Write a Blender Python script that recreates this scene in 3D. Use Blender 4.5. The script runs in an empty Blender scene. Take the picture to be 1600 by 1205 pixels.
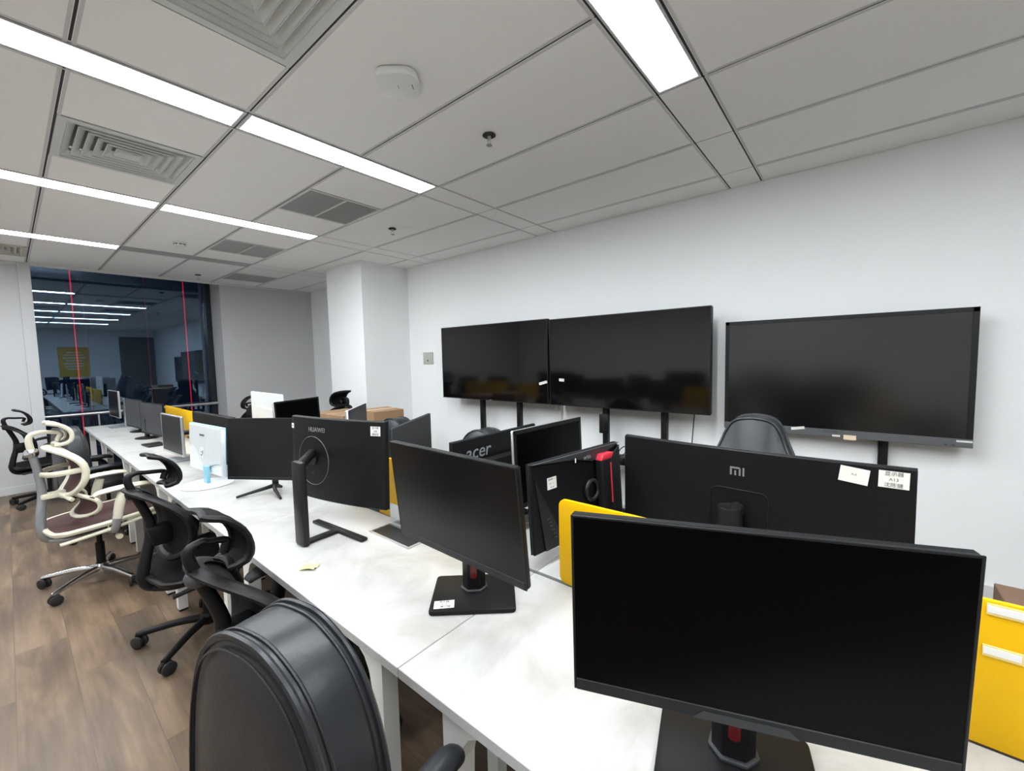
import bpy, bmesh, math, random
from mathutils import Vector, Matrix
random.seed(7)
R = math.radians
PI = math.pi
sc = bpy.context.scene
COL = sc.collection

# ------------------------------------------------------------------ camera
CAM_Z = 1.456
cam = bpy.data.cameras.new('camera'); cam.sensor_width = 36.0; cam.sensor_fit = 'HORIZONTAL'
cam.lens = 650.26 * 36.0 / 1600.0; cam.clip_start = 0.02; cam.clip_end = 200
co = bpy.data.objects.new('camera', cam); COL.objects.link(co)
yaw, pit, rol = -0.88104, -0.06965, -0.02191
fw = Vector((-math.sin(yaw)*math.cos(pit), math.cos(yaw)*math.cos(pit), math.sin(pit)))
rt = Vector((math.cos(yaw), math.sin(yaw), 0)); up = rt.cross(fw)
r2 = math.cos(rol)*rt + math.sin(rol)*up; u2 = -math.sin(rol)*rt + math.cos(rol)*up
M = Matrix.Identity(4)
for i, v in enumerate((r2, u2, -fw)):
    for k in range(3): M[k][i] = v[k]
M[2][3] = CAM_Z
co.matrix_world = M
sc.camera = co

# ------------------------------------------------------------------ world, exposure
w = bpy.data.worlds.new('night'); sc.world = w; w.use_nodes = True
w.node_tree.nodes['Background'].inputs[0].default_value = (0.004, 0.008, 0.016, 1)
w.node_tree.nodes['Background'].inputs[1].default_value = 1.0
sc.view_settings.view_transform = 'Standard'; sc.view_settings.look = 'None'
sc.view_settings.gamma = 1.0; sc.view_settings.use_curve_mapping = False
sc.view_settings.exposure = 0.0
LAMP = 46.0            # strength of the ceiling strip lamps

# ------------------------------------------------------------------ materials
def pmat(name, col, rough=0.5, metal=0.0, spec=0.5, noise=None, bump=None, emit=None, coat=0.0):
    m = bpy.data.materials.new(name); m.use_nodes = True
    nt = m.node_tree; b = nt.nodes['Principled BSDF']
    b.inputs['Base Color'].default_value = (*col, 1); b.inputs['Roughness'].default_value = rough
    b.inputs['Metallic'].default_value = metal; b.inputs['Specular IOR Level'].default_value = spec
    b.inputs['Coat Weight'].default_value = coat
    tc = nt.nodes.new('ShaderNodeTexCoord')
    if noise:
        sc_, amt = noise
        n = nt.nodes.new('ShaderNodeTexNoise'); n.inputs['Scale'].default_value = sc_; n.inputs['Detail'].default_value = 5
        nt.links.new(tc.outputs['Object'], n.inputs['Vector'])
        mx = nt.nodes.new('ShaderNodeMix'); mx.data_type = 'RGBA'
        mx.inputs[6].default_value = (*[c*(1-amt) for c in col], 1); mx.inputs[7].default_value = (*[min(1, c*(1+amt)) for c in col], 1)
        nt.links.new(n.outputs['Fac'], mx.inputs[0]); nt.links.new(mx.outputs[2], b.inputs['Base Color'])
    if bump:
        sc_, st = bump
        n = nt.nodes.new('ShaderNodeTexNoise'); n.inputs['Scale'].default_value = sc_; n.inputs['Detail'].default_value = 3
        nt.links.new(tc.outputs['Object'], n.inputs['Vector'])
        bp = nt.nodes.new('ShaderNodeBump'); bp.inputs['Strength'].default_value = st; bp.inputs['Distance'].default_value = 0.002
        nt.links.new(n.outputs['Fac'], bp.inputs['Height']); nt.links.new(bp.outputs['Normal'], b.inputs['Normal'])
    if emit:
        b.inputs['Emission Color'].default_value = (*emit[0], 1); b.inputs['Emission Strength'].default_value = emit[1]
    return m

MT = {}
MT['wall'] = pmat('wall_paint', (.86, .88, .885), .75, noise=(3, .02), bump=(220, .05))
MT['gwall'] = pmat('grey_wall_paint', (.55, .555, .56), .75, noise=(3, .02), bump=(220, .05))
MT['ceil'] = pmat('ceiling_tile', (.91, .905, .89), .8, noise=(40, .02), bump=(300, .08))
MT['grid'] = pmat('ceiling_grid', (.03, .03, .04), .6, noise=(30, .1))
MT['tbar'] = pmat('ceiling_trim', (.62, .63, .63), .5, noise=(30, .03))
MT['lamp'] = pmat('lamp_diffuser', (.9, .9, .9), .5, emit=((.945, .99, 1.03), LAMP))
MT['ventw'] = pmat('vent_paint', (.66, .69, .68), .5, noise=(20, .03))
MT['ventl'] = pmat('duct_grey', (.16, .16, .16), .8, noise=(20, .1))
MT['ventd'] = pmat('vent_dark', (.03, .03, .03), .8, noise=(20, .1))
MT['ventg'] = pmat('vent_grey', (.42, .43, .43), .5, noise=(20, .05))
MT['venty'] = pmat('vent_yellowed', (.60, .58, .50), .5, noise=(6, .15))
MT['whitep'] = pmat('white_plastic', (.80, .81, .80), .35, noise=(20, .02))
MT['dplast'] = pmat('black_plastic', (.006, .006, .0065), .42, spec=.35, noise=(60, .15), bump=(400, .05))
MT['mplast'] = pmat('matte_charcoal', (.0045, .005, .0058), .5, spec=.2, noise=(30, .12), bump=(500, .05))
MT['gplast'] = pmat('grey_plastic', (.033, .035, .038), .45, spec=.35, noise=(40, .1))
MT['bezel'] = pmat('bezel_charcoal', (.010, .011, .012), .42, spec=.28, noise=(50, .08))
MT['chin'] = pmat('chin_grey', (.10, .105, .11), .45, noise=(50, .06))
MT['screen'] = pmat('matte_screen', (.0006, .0006, .0008), .28, spec=.09, noise=(5, .1))
MT['screenm'] = pmat('matte_screen_soft', (.0012, .0012, .0015), .30, spec=.26, noise=(5, .1))
MT['screeng'] = pmat('grey_screen', (.004, .004, .0045), .38, spec=.3, noise=(5, .1))
MT['tv'] = pmat('tv_screen', (.003, .003, .0035), .10, spec=.5, noise=(5, .1))
MT['tvm'] = pmat('tv_screen_matte', (.004, .0045, .005), .20, spec=.8, noise=(5, .1))
MT['silver'] = pmat('silver', (.62, .63, .64), .32, metal=.85, noise=(40, .05))
MT['alum'] = pmat('polished_aluminium', (.66, .67, .68), .18, metal=1, noise=(20, .05))
MT['gsteel'] = pmat('grey_metal', (.34, .36, .38), .35, metal=.7, noise=(30, .05))
MT['cream'] = pmat('cream_plastic', (.66, .63, .50), .4, noise=(15, .05))
MT['maroon'] = pmat('maroon_mesh', (.065, .026, .024), .75, noise=(200, .3), bump=(600, .3))
MT['bmesh'] = pmat('black_mesh', (.006, .006, .007), .8, spec=.15, noise=(250, .4), bump=(700, .3))
MT['bframe'] = pmat('black_frame', (.006, .006, .0065), .48, spec=.25, noise=(40, .15))
MT['gframe'] = pmat('grey_frame', (.045, .048, .053), .5, noise=(40, .1))
MT['leather'] = pmat('black_leather', (.014, .016, .019), .38, spec=.42, noise=(25, .15), bump=(90, .25))
MT['stitch'] = pmat('black_piping', (.010, .010, .012), .4, noise=(90, .3), bump=(400, .4))
MT['rubber'] = pmat('rubber', (.012, .012, .012), .6, noise=(40, .2))
MT['dwhite'] = pmat('desk_paint', (.78, .775, .74), .4, noise=(12, .03))
MT['yellow'] = pmat('yellow_acrylic', (.74, .42, .003), .38, spec=.15, noise=(6, .03))
MT['clear'] = pmat('label_pocket', (.80, .60, .22), .15, noise=(20, .03))
MT['paper'] = pmat('paper', (.74, .735, .70), .6, noise=(60, .02))
MT['paperb'] = pmat('beige_paper', (.80, .66, .48), .6, noise=(60, .05))
MT['ink'] = pmat('ink', (.10, .10, .10), .6, noise=(60, .1))
MT['logo'] = pmat('logo_grey', (.20, .205, .21), .35, noise=(60, .05))
MT['logod'] = pmat('logo_dark', (.055, .056, .06), .35, noise=(60, .05))
MT['red'] = pmat('red_gloss', (.13, .010, .010), .25, noise=(30, .2))
MT['redb'] = pmat('bright_red', (.60, .03, .05), .35, noise=(30, .1))
MT['blue'] = pmat('pale_blue', (.30, .58, .80), .35, noise=(30, .05))
MT['teal'] = pmat('blue_neck', (.22, .48, .60), .35, noise=(60, .08))
MT['wmon'] = pmat('white_monitor', (.72, .76, .77), .35, noise=(8, .04))
MT['wshell'] = pmat('wavy_shell', (.60, .64, .65), .3, noise=(5, .06))
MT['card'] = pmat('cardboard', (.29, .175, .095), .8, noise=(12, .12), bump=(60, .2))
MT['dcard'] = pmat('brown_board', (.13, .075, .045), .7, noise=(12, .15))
MT['tape'] = pmat('parcel_tape', (.50, .36, .22), .3, noise=(20, .05))
MT['plate'] = pmat('grey_plate', (.42, .42, .38), .4, noise=(30, .05))
MT['bronze'] = pmat('door_wood', (.16, .13, .10), .5, noise=(8, .2))
MT['poster'] = pmat('yellow_poster', (.70, .48, .06), .6, noise=(4, .1))
MT['dframe'] = pmat('dark_frame', (.02, .026, .036), .35, metal=.4, noise=(20, .1))
MT['led'] = pmat('red_led', (.3, .01, .02), .5, emit=((1, .008, .035), 1.0))
MT['ledghost'] = pmat('led_ghost_reflection', (.1, .01, .02), .5, emit=((1, .05, .12), .06))  # faint glow standing in for reflections of the red strings, not a lamp
MT['scrap'] = pmat('yellow_scrap', (.62, .52, .22), .5, noise=(90, .35))

def floor_mat():
    m = bpy.data.materials.new('vinyl_planks'); m.use_nodes = True
    nt = m.node_tree; N = nt.nodes; L = nt.links; b = N['Principled BSDF']
    tc = N.new('ShaderNodeTexCoord')
    mp = N.new('ShaderNodeMapping'); mp.inputs['Rotation'].default_value = (0, 0, PI/2); mp.inputs['Location'].default_value = (.35, .07, 0)
    L.new(tc.outputs['Object'], mp.inputs['Vector'])
    br = N.new('ShaderNodeTexBrick'); br.offset = .37; br.offset_frequency = 2; br.squash = 1
    br.inputs['Scale'].default_value = 1; br.inputs['Brick Width'].default_value = 1.22; br.inputs['Row Height'].default_value = .185
    br.inputs['Mortar Size'].default_value = .0016; br.inputs['Mortar Smooth'].default_value = .3; br.inputs['Bias'].default_value = 0
    br.inputs['Color1'].default_value = (0, 0, 0, 1); br.inputs['Color2'].default_value = (1, 1, 1, 1); br.inputs['Mortar'].default_value = (.5, .5, .5, 1)
    L.new(mp.outputs['Vector'], br.inputs['Vector'])
    # per plank offset of the grain
    ad = N.new('ShaderNodeVectorMath'); ad.operation = 'MULTIPLY_ADD'
    L.new(br.outputs['Color'], ad.inputs[0]); ad.inputs[1].default_value = (7.3, 3.1, 5.7); L.new(tc.outputs['Object'], ad.inputs[2])
    ms = N.new('ShaderNodeMapping'); ms.inputs['Scale'].default_value = (8, 1.7, 1); L.new(ad.outputs['Vector'], ms.inputs['Vector'])
    n1 = N.new('ShaderNodeTexNoise'); n1.inputs['Scale'].default_value = 1.0; n1.inputs['Detail'].default_value = 6; n1.inputs['Distortion'].default_value = .45
    L.new(ms.outputs['Vector'], n1.inputs['Vector'])
    ms2 = N.new('ShaderNodeMapping'); ms2.inputs['Scale'].default_value = (60, 3, 1); L.new(ad.outputs['Vector'], ms2.inputs['Vector'])
    n2 = N.new('ShaderNodeTexNoise'); n2.inputs['Scale'].default_value = 1.0; n2.inputs['Detail'].default_value = 4; n2.inputs['Distortion'].default_value = .4
    L.new(ms2.outputs['Vector'], n2.inputs['Vector'])
    ms3 = N.new('ShaderNodeMapping'); ms3.inputs['Scale'].default_value = (2.2, .9, 1); L.new(ad.outputs['Vector'], ms3.inputs['Vector'])
    n3 = N.new('ShaderNodeTexNoise'); n3.inputs['Scale'].default_value = 1.0; n3.inputs['Detail'].default_value = 2
    L.new(ms3.outputs['Vector'], n3.inputs['Vector'])
    cr = N.new('ShaderNodeValToRGB'); e = cr.color_ramp.elements
    e[0].position = .36; e[0].color = (.060, .037, .022, 1); e[1].position = .64; e[1].color = (.29, .195, .120, 1)
    el = cr.color_ramp.elements.new(.52); el.color = (.175, .114, .068, 1)
    L.new(n1.outputs['Fac'], cr.inputs['Fac'])
    mg = N.new('ShaderNodeMix'); mg.data_type = 'RGBA'; L.new(n3.outputs['Fac'], mg.inputs[0])
    L.new(cr.outputs['Color'], mg.inputs[6]); mg.inputs[7].default_value = (.150, .108, .076, 1)
    mm = N.new('ShaderNodeMix'); mm.data_type = 'RGBA'; mm.blend_type = 'MULTIPLY'; mm.inputs[0].default_value = 1
    mr = N.new('ShaderNodeMapRange'); mr.inputs['To Min'].default_value = .66; mr.inputs['To Max'].default_value = 1.3; L.new(n2.outputs['Fac'], mr.inputs['Value'])
    L.new(mg.outputs[2], mm.inputs[6]); L.new(mr.outputs['Result'], mm.inputs[7])
    mv = N.new('ShaderNodeMix'); mv.data_type = 'RGBA'; mv.blend_type = 'MULTIPLY'; mv.inputs[0].default_value = 1
    mr2 = N.new('ShaderNodeMapRange'); mr2.inputs['To Min'].default_value = .86; mr2.inputs['To Max'].default_value = 1.12; L.new(br.outputs['Color'], mr2.inputs['Value'])
    L.new(mm.outputs[2], mv.inputs[6]); L.new(mr2.outputs['Result'], mv.inputs[7])
    mj = N.new('ShaderNodeMix'); mj.data_type = 'RGBA'; L.new(br.outputs['Fac'], mj.inputs[0]); L.new(mv.outputs[2], mj.inputs[6]); mj.inputs[7].default_value = (.10, .075, .055, 1)
    L.new(mj.outputs[2], b.inputs['Base Color'])
    b.inputs['Roughness'].default_value = .42; b.inputs['Specular IOR Level'].default_value = .4
    return m
MT['floor'] = floor_mat()

def desk_mat():
    m = bpy.data.materials.new('white_laminate'); m.use_nodes = True
    nt = m.node_tree; N = nt.nodes; L = nt.links; b = N['Principled BSDF']
    tc = N.new('ShaderNodeTexCoord')
    n = N.new('ShaderNodeTexNoise'); n.inputs['Scale'].default_value = 3.5; n.inputs['Detail'].default_value = 7; n.inputs['Roughness'].default_value = .65; n.inputs['Distortion'].default_value = .6
    L.new(tc.outputs['Object'], n.inputs['Vector'])
    cr = N.new('ShaderNodeValToRGB'); e = cr.color_ramp.elements
    e[0].position = .30; e[0].color = (.32, .31, .28, 1); e[1].position = .52; e[1].color = (.44, .442, .43, 1)
    L.new(n.outputs['Fac'], cr.inputs['Fac'])
    n2 = N.new('ShaderNodeTexNoise'); n2.inputs['Scale'].default_value = 42; n2.inputs['Detail'].default_value = 3; L.new(tc.outputs['Object'], n2.inputs['Vector'])
    c2 = N.new('ShaderNodeValToRGB'); e = c2.color_ramp.elements
    e[0].position = .22; e[0].color = (.45, .43, .38, 1); e[1].position = .27; e[1].color = (1, 1, 1, 1); L.new(n2.outputs['Fac'], c2.inputs['Fac'])
    mm = N.new('ShaderNodeMix'); mm.data_type = 'RGBA'; mm.blend_type = 'MULTIPLY'; mm.inputs[0].default_value = 1
    L.new(cr.outputs['Color'], mm.inputs[6]); L.new(c2.outputs['Color'], mm.inputs[7]); L.new(mm.outputs[2], b.inputs['Base Color'])
    b.inputs['Roughness'].default_value = .38
    return m
MT['desk'] = desk_mat()

def glass_mat():
    m = bpy.data.materials.new('window_glass'); m.use_nodes = True
    nt = m.node_tree; N = nt.nodes; L = nt.links; N.remove(N['Principled BSDF']); o = N['Material Output']
    t = N.new('ShaderNodeBsdfTransparent'); t.inputs[0].default_value = (.72, .80, .88, 1)
    g = N.new('ShaderNodeBsdfGlossy'); g.inputs['Color'].default_value = (.60, .80, 1.0, 1); g.inputs['Roughness'].default_value = .012
    nz = N.new('ShaderNodeTexNoise'); nz.inputs['Scale'].default_value = 1.2; bp = N.new('ShaderNodeBump'); bp.inputs['Strength'].default_value = .02; bp.inputs['Distance'].default_value = .02
    L.new(nz.outputs['Fac'], bp.inputs['Height']); L.new(bp.outputs['Normal'], g.inputs['Normal'])
    x = N.new('ShaderNodeMixShader'); x.inputs[0].default_value = .12
    L.new(t.outputs[0], x.inputs[1]); L.new(g.outputs[0], x.inputs[2]); L.new(x.outputs[0], o.inputs['Surface'])
    return m
MT['glass'] = glass_mat()

# ------------------------------------------------------------------ mesh builder
def catmull(pts, n=6, closed=False):
    P = [Vector(p) for p in pts]; out = []
    m = len(P); segs = m if closed else m-1
    for i in range(segs):
        if closed: a, b, c, d = P[(i-1) % m], P[i], P[(i+1) % m], P[(i+2) % m]
        else: a, b, c, d = P[max(i-1, 0)], P[i], P[i+1], P[min(i+2, m-1)]
        for k in range(n):
            t = k/n
            out.append(.5*((2*b) + (c-a)*t + (2*a-5*b+4*c-d)*t*t + (3*b-a-3*c+d)*t**3))
    if not closed: out.append(P[-1].copy())
    return out

class MB:
    def __init__(s): s.bm = bmesh.new()
    def _face(s, vs):
        try: return s.bm.faces.new(vs)
        except ValueError: return None
    def box(s, x0, x1, y0, y1, z0, z1, bev=0.0, seg=2, mtx=None):
        b = bmesh.new()
        v = [b.verts.new((x, y, z)) for x in (x0, x1) for y in (y0, y1) for z in (z0, z1)]
        for f in ((0, 1, 3, 2), (4, 6, 7, 5), (0, 4, 5, 1), (2, 3, 7, 6), (0, 2, 6, 4), (1, 5, 7, 3)): b.faces.new([v[i] for i in f])
        if bev > 0: bmesh.ops.bevel(b, geom=b.edges[:], offset=bev, segments=seg, profile=.5, affect='EDGES')
        if mtx: b.transform(mtx)
        s.merge(b); return s
    def merge(s, b):
        me = bpy.data.meshes.new('tmp'); b.to_mesh(me); b.free(); s.bm.from_mesh(me); bpy.data.meshes.remove(me)
    def tube(s, pts, r, seg=10, closed=False, flat=1.0, sm=0, upv=None, cap=True):
        P = catmull(pts, sm, closed) if sm else [Vector(p) for p in pts]
        n = len(P)
        if isinstance(r, (list, tuple)):
            rs = []
            for i in range(n):
                q = i/(n-1)*(len(r)-1); k = min(int(q), len(r)-2); rs.append(r[k]+(r[k+1]-r[k])*(q-k))
        else: rs = [r]*n
        rings = []; nrm = None
        for i in range(n):
            if closed: t = P[(i+1) % n]-P[(i-1) % n]
            else: t = P[min(i+1, n-1)]-P[max(i-1, 0)]
            t.normalize()
            if upv is not None:
                u = Vector(upv); u = u - t*u.dot(t)
                if u.length < 1e-4: u = t.orthogonal()
                u.normalize()
            else:
                if nrm is None: u = t.orthogonal().normalized()
                else:
                    u = nrm - t*nrm.dot(t)
                    u = u.normalized() if u.length > 1e-6 else t.orthogonal().normalized()
                nrm = u
            v = t.cross(u)
            rings.append([s.bm.verts.new(P[i] + rs[i]*(math.cos(2*PI*k/seg)*u*flat + math.sin(2*PI*k/seg)*v)) for k in range(seg)])
        for i in range(n if closed else n-1):
            a, b = rings[i], rings[(i+1) % n]
            for k in range(seg): s._face((a[k], a[(k+1) % seg], b[(k+1) % seg], b[k]))
        if not closed and cap:
            s._face(rings[0][::-1]); s._face(rings[-1])
        return s
    def cyl(s, p0, p1, r, seg=20, r1=None): return s.tube([p0, p1], [r, r if r1 is None else r1], seg)
    def prism(s, outl, h0, h1, axis='x', bev=0.0):
        """outline in the plane across axis (x: (y,z); y: (x,z); z: (x,y)), extruded from h0 to h1"""
        b = bmesh.new()
        def P(q, h): return {'x': (h, q[0], q[1]), 'y': (q[0], h, q[1]), 'z': (q[0], q[1], h)}[axis]
        A = [b.verts.new(P(q, h0)) for q in outl]; B = [b.verts.new(P(q, h1)) for q in outl]; n = len(outl)
        b.faces.new(A[::-1]); b.faces.new(B)
        for i in range(n): b.faces.new((A[i], A[(i+1) % n], B[(i+1) % n], B[i]))
        bmesh.ops.recalc_face_normals(b, faces=b.faces[:])
        if bev > 0:
            ed = [e for e in b.edges if len(e.link_faces) == 2 and (len(e.link_faces[0].verts) == n or len(e.link_faces[1].verts) == n)] if n > 6 else b.edges[:]
            bmesh.ops.bevel(b, geom=ed, offset=bev, segments=2, profile=.5, affect='EDGES')
        s.merge(b); return s
    def sheet(s, f, nu, nv, th=0.004):
        g = [[Vector(f(i/nu, j/nv)) for j in range(nv+1)] for i in range(nu+1)]
        T = []; B = []
        for i in range(nu+1):
            a = []; c = []
            for j in range(nv+1):
                du = g[min(i+1, nu)][j]-g[max(i-1, 0)][j]; dv = g[i][min(j+1, nv)]-g[i][max(j-1, 0)]
                n = du.cross(dv)
                n = n.normalized() if n.length > 1e-9 else Vector((1, 0, 0))
                a.append(s.bm.verts.new(g[i][j]+n*th/2)); c.append(s.bm.verts.new(g[i][j]-n*th/2))
            T.append(a); B.append(c)
        for i in range(nu):
            for j in range(nv):
                s._face((T[i][j], T[i+1][j], T[i+1][j+1], T[i][j+1])); s._face((B[i][j], B[i][j+1], B[i+1][j+1], B[i+1][j]))
        for i in range(nu):
            for j in (0, nv): s._face((T[i][j], B[i][j], B[i+1][j], T[i+1][j]))
        for j in range(nv):
            for i in (0, nu): s._face((T[i][j], T[i][j+1], B[i][j+1], B[i][j]))
        return s
    def lathe(s, prof, seg=28, c=(0, 0, 0)):
        rings = [[s.bm.verts.new((c[0]+r*math.cos(2*PI*k/seg), c[1]+r*math.sin(2*PI*k/seg), c[2]+z)) for k in range(seg)] for r, z in prof]
        for a, b in zip(rings, rings[1:]):
            for k in range(seg): s._face((a[k], a[(k+1) % seg], b[(k+1) % seg], b[k]))
        s._face(rings[0][::-1]); s._face(rings[-1]); return s
    def xf(s, m): s.bm.transform(m); return s
    def warp(s, fn):
        for v in s.bm.verts: v.co = Vector(fn(v.co))
        return s
    def build(s, name, mat, parent=None, smooth=True, ang=40):
        bmesh.ops.remove_doubles(s.bm, verts=s.bm.verts[:], dist=1e-6)
        bmesh.ops.recalc_face_normals(s.bm, faces=s.bm.faces[:])
        me = bpy.data.meshes.new(name)
        if smooth:
            for f in s.bm.faces: f.smooth = True
            for e in s.bm.edges:
                if len(e.link_faces) == 2: e.smooth = e.calc_face_angle(0) < R(ang)
        s.bm.to_mesh(me); s.bm.free()
        me.materials.append(mat)
        o = bpy.data.objects.new(name, me); COL.objects.link(o)
        if parent: o.parent = parent
        return o

def rrect(w, h, r, n=5, cx=0, cy=0):
    out = []
    for sx, sy, a0 in ((1, 1, 0), (-1, 1, 90), (-1, -1, 180), (1, -1, 270)):
        for k in range(n+1):
            a = R(a0+90*k/n); out.append((cx+sx*(w/2-r)+r*math.cos(a), cy+sy*(h/2-r)+r*math.sin(a)))
    return out

def thing(name, label, cat, loc=(0, 0, 0), rz=0, group=None):
    o = bpy.data.objects.new(name, None); COL.objects.link(o); o.empty_display_size = .1
    o.location = loc; o.rotation_euler = (0, 0, rz)
    return tag(o, label, cat, group)
def tag(o, label, cat, group=None):
    o['label'] = label; o['category'] = cat
    if group: o['group'] = group
    return o
def struct(o): o['kind'] = 'structure'; return o
KIDS = {}
def copy_tree(o, parent=None):
    c = o.copy(); COL.objects.link(c)
    if parent: c.parent = parent
    for ch in list(o.children): copy_tree(ch, c)
    return c
def dup(o, label, loc, rz, group=None):
    c = copy_tree(o); c.location = loc; c.rotation_euler = (0, 0, rz); c['label'] = label
    if group: c['group'] = group
    return c

def text_mb(body, size, mtx, depth=0.0004, align='CENTER', shear=0, space=1.0, wx=1.0):
    """lettering in the local XY plane of mtx"""
    cu = bpy.data.curves.new('t', 'FONT'); cu.body = body; cu.size = size; cu.align_x = align; cu.align_y = 'CENTER'
    cu.extrude = depth; cu.shear = shear; cu.space_character = space; cu.resolution_u = 3
    o = bpy.data.objects.new('t', cu); COL.objects.link(o)
    dg = bpy.context.evaluated_depsgraph_get()
    me = bpy.data.meshes.new_from_object(o.evaluated_get(dg))
    bpy.data.objects.remove(o); bpy.data.curves.remove(cu)
    b = MB(); b.bm.from_mesh(me); bpy.data.meshes.remove(me)
    b.xf(mtx @ Matrix.Diagonal((wx, 1, 1, 1))); return b
def frame_mtx(o, x, y):
    x = Vector(x).normalized(); y = Vector(y); y = (y - x*x.dot(y)).normalized(); z = x.cross(y)
    m = Matrix.Identity(4)
    for i, v in enumerate((x, y, z)):
        for k in range(3): m[k][i] = v[k]
    for k in range(3): m[k][3] = o[k]
    return m

# ------------------------------------------------------------------ room shell
CZ = 2.656; DZ = .756
XL, XR, YF, YB = -3.0, 3.49, -3.62, 7.42
GX0, GX1, GY = 0.24, 2.12, 7.95             # window opening and glass plane
struct(MB().box(XL-.1, XR+.1, YF-.1, YB+.7, -.1, 0).build('floor', MT['floor'], smooth=False))
struct(MB().box(XR, XR+.1, YF-.1, YB+.1, 0, CZ+.35).build('wall_right', MT['wall'], smooth=False))
struct(MB().box(XL-.1, XL, YF-.1, YB+.1, 0, CZ+.35).build('wall_left', MT['wall'], smooth=False))
struct(MB().box(XL, XR, YF-.1, YF, 0, CZ+.35).build('wall_front', MT['wall'], smooth=False))
wb = MB().box(XL, GX0-.085, YB, YB+.1, 0, CZ+.35).box(GX1, XR, YB, YB+.1, 0, CZ+.35)
wb.box(GX1, GX1+.12, YB+.1, GY+.05, 0, CZ+.35).box(GX0-.2, GX0-.085, YB+.1, GY+.05, 0, CZ+.35).box(GX0-.2, GX1+.12, YB-.02, GY+.25, CZ+.35, CZ+.4)
struct(wb.build('wall_back', MT['gwall'], smooth=False))
struct(MB().box(2.81, XR, 4.65, 5.50, 0, CZ).build('wall_pillar', MT['wall'], smooth=False))
struct(MB().box(XL, GX0-.086, YB-.012, YB, 0, .09, .003).box(GX1, XR-.002, YB-.012, YB, 0, .09, .003).build('baseboard_back', MT['tbar'], smooth=False))
struct(MB().box(XR-.012, XR, YF, 4.64, 0, .09, .003).build('baseboard_right', MT['tbar'], smooth=False))
struct(MB().box(GX0-.085, GX0+.015, YB-.03, YB+.06, 0, CZ+.3, .004).build('trim_1', MT['gwall'], smooth=False))       # casing left of the window
struct(MB().box(XL, XR, YB-.022, YB-.0005, CZ-.032, CZ-.001).build('trim_2', MT['tbar'], smooth=False))                # edge angle where ceiling meets window wall
win = thing('window_1', 'w', 'window', (0, 0, 0)); del win['label']; del win['category']; struct(win)
fr = MB()
for x0, x1 in ((GX0+.016, GX0+.03), (GX1-.075, GX1-.002)): fr.box(x0, x1, GY-.09, GY+.02, 0.001, CZ+.34, .004)
fr.box(GX0+.03, GX1-.075, GY-.05, GY+.02, 0.001, .10, .004).box(GX0+.03, GX1-.075, GY-.03, GY+.02, CZ+.22, CZ+.34, .004)
fr.build('window_frame', MT['dframe'], win, smooth=False)
MB().box(GX0+.02, GX1-.01, GY, GY+.006, .05, CZ+.3).build('window_glass', MT['glass'], win, smooth=False)
rl = MB().tube([(GX0+.005, GY-.13, .822), (GX1-.001, GY-.13, .822)], .021, 14)
for x in (.75, 1.55): rl.tube([(x, GY-.13, .822), (x, GY-.13, .5), (x, GY-.04, .45)], .010, 8, sm=4)
tag(rl.build('guard_rail', MT['silver']), 'white metal guard rail across the dark window', 'rail')

# door and poster on the wall behind the camera, seen mirrored in the window
d = thing('door_1', 'd', 'door', (0, 0, 0)); del d['label']; del d['category']; struct(d)
MB().box(2.52, 3.44, YF+.001, YF+.045, 0.002, 2.42, .004).build('door_leaf', MT['bronze'], d, smooth=False)
MB().cyl((2.62, YF+.045, 1.05), (2.62, YF+.10, 1.05), .012).cyl((2.62, YF+.09, 1.05), (2.76, YF+.09, 1.05), .010).build('door_handle', MT['silver'], d)
po = thing('poster', 'yellow poster with lines of white text, mirrored in the dark window', 'poster', (1.42, YF+.002, 1.58))
MB().box(-.35, .35, 0, .008, -.49, .49, .002).build('board', MT['poster'], po, smooth=False)
pl = MB()
for i, wd in enumerate((.3, .42, .5, .36, .46, .4, .28)): pl.box(-wd/2, wd/2, .0085, .0095, .30-.09*i, .335-.09*i)
pl.build('text_lines', MT['paper'], po, smooth=False)

# ------------------------------------------------------------------ ceiling
SEAM = [-3.0, -2.73, -2.143, -1.549, -.955, -.361, .231, .827, 1.42, 2.017, 2.606, 3.185, XR]
STR = [-1.198, .545, 2.29, 4.022, 5.752]; SW = .2
rows = [(YF, STR[0])] + [(STR[i]+SW, STR[i+1]) for i in range(4)] + [(STR[4]+SW, YB-.004)]
VENT = []   # (kind, x0, x1, y0, y1)
for x0, y0, k in ((.231, 1.225, 'l'), (.231, 2.965, 'l'), (-.361, 6.42, 'y'),
                  (1.42, 2.965, 'g'), (1.42, 4.755, 'g'), (2.017, 6.44, 'g')):
    x1 = SEAM[[abs(s-x0) < 1e-3 for s in SEAM].index(True)+1]
    VENT.append((k, x0, x1, y0, y0+(.60 if k != 'g' else .57)))
G = .0046
cb = MB()
def tile(x0, x1, y0, y1):
    if x1-x0 < .02 or y1-y0 < .02: return
    cb.box(x0+G, x1-G, y0+G, y1-G, CZ, CZ+.003)
for a, b in rows:
    for x0, x1 in zip(SEAM, SEAM[1:]):
        vs = [v for v in VENT if abs(v[1]-x0) < 1e-3 and v[3] >= a and v[4] <= b]
        if vs: tile(x0, x1, a, vs[0][3]); tile(x0, x1, vs[0][4], b)
        else: tile(x0, x1, a, b)
LX1 = {0: 2.017, 1: 2.017, 2: 2.017, 3: 2.017, 4: .827}
for i, y in enumerate(STR):
    for x0, x1 in zip(SEAM, SEAM[1:]):
        if i == 4 and .8 < x0 < 2.0: continue
        if x0 >= LX1[i]-.01 or x0 < -1.56: tile(x0, x1, y, y+SW)
struct(cb.build('ceiling', MT['ceil'], smooth=False))
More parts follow.
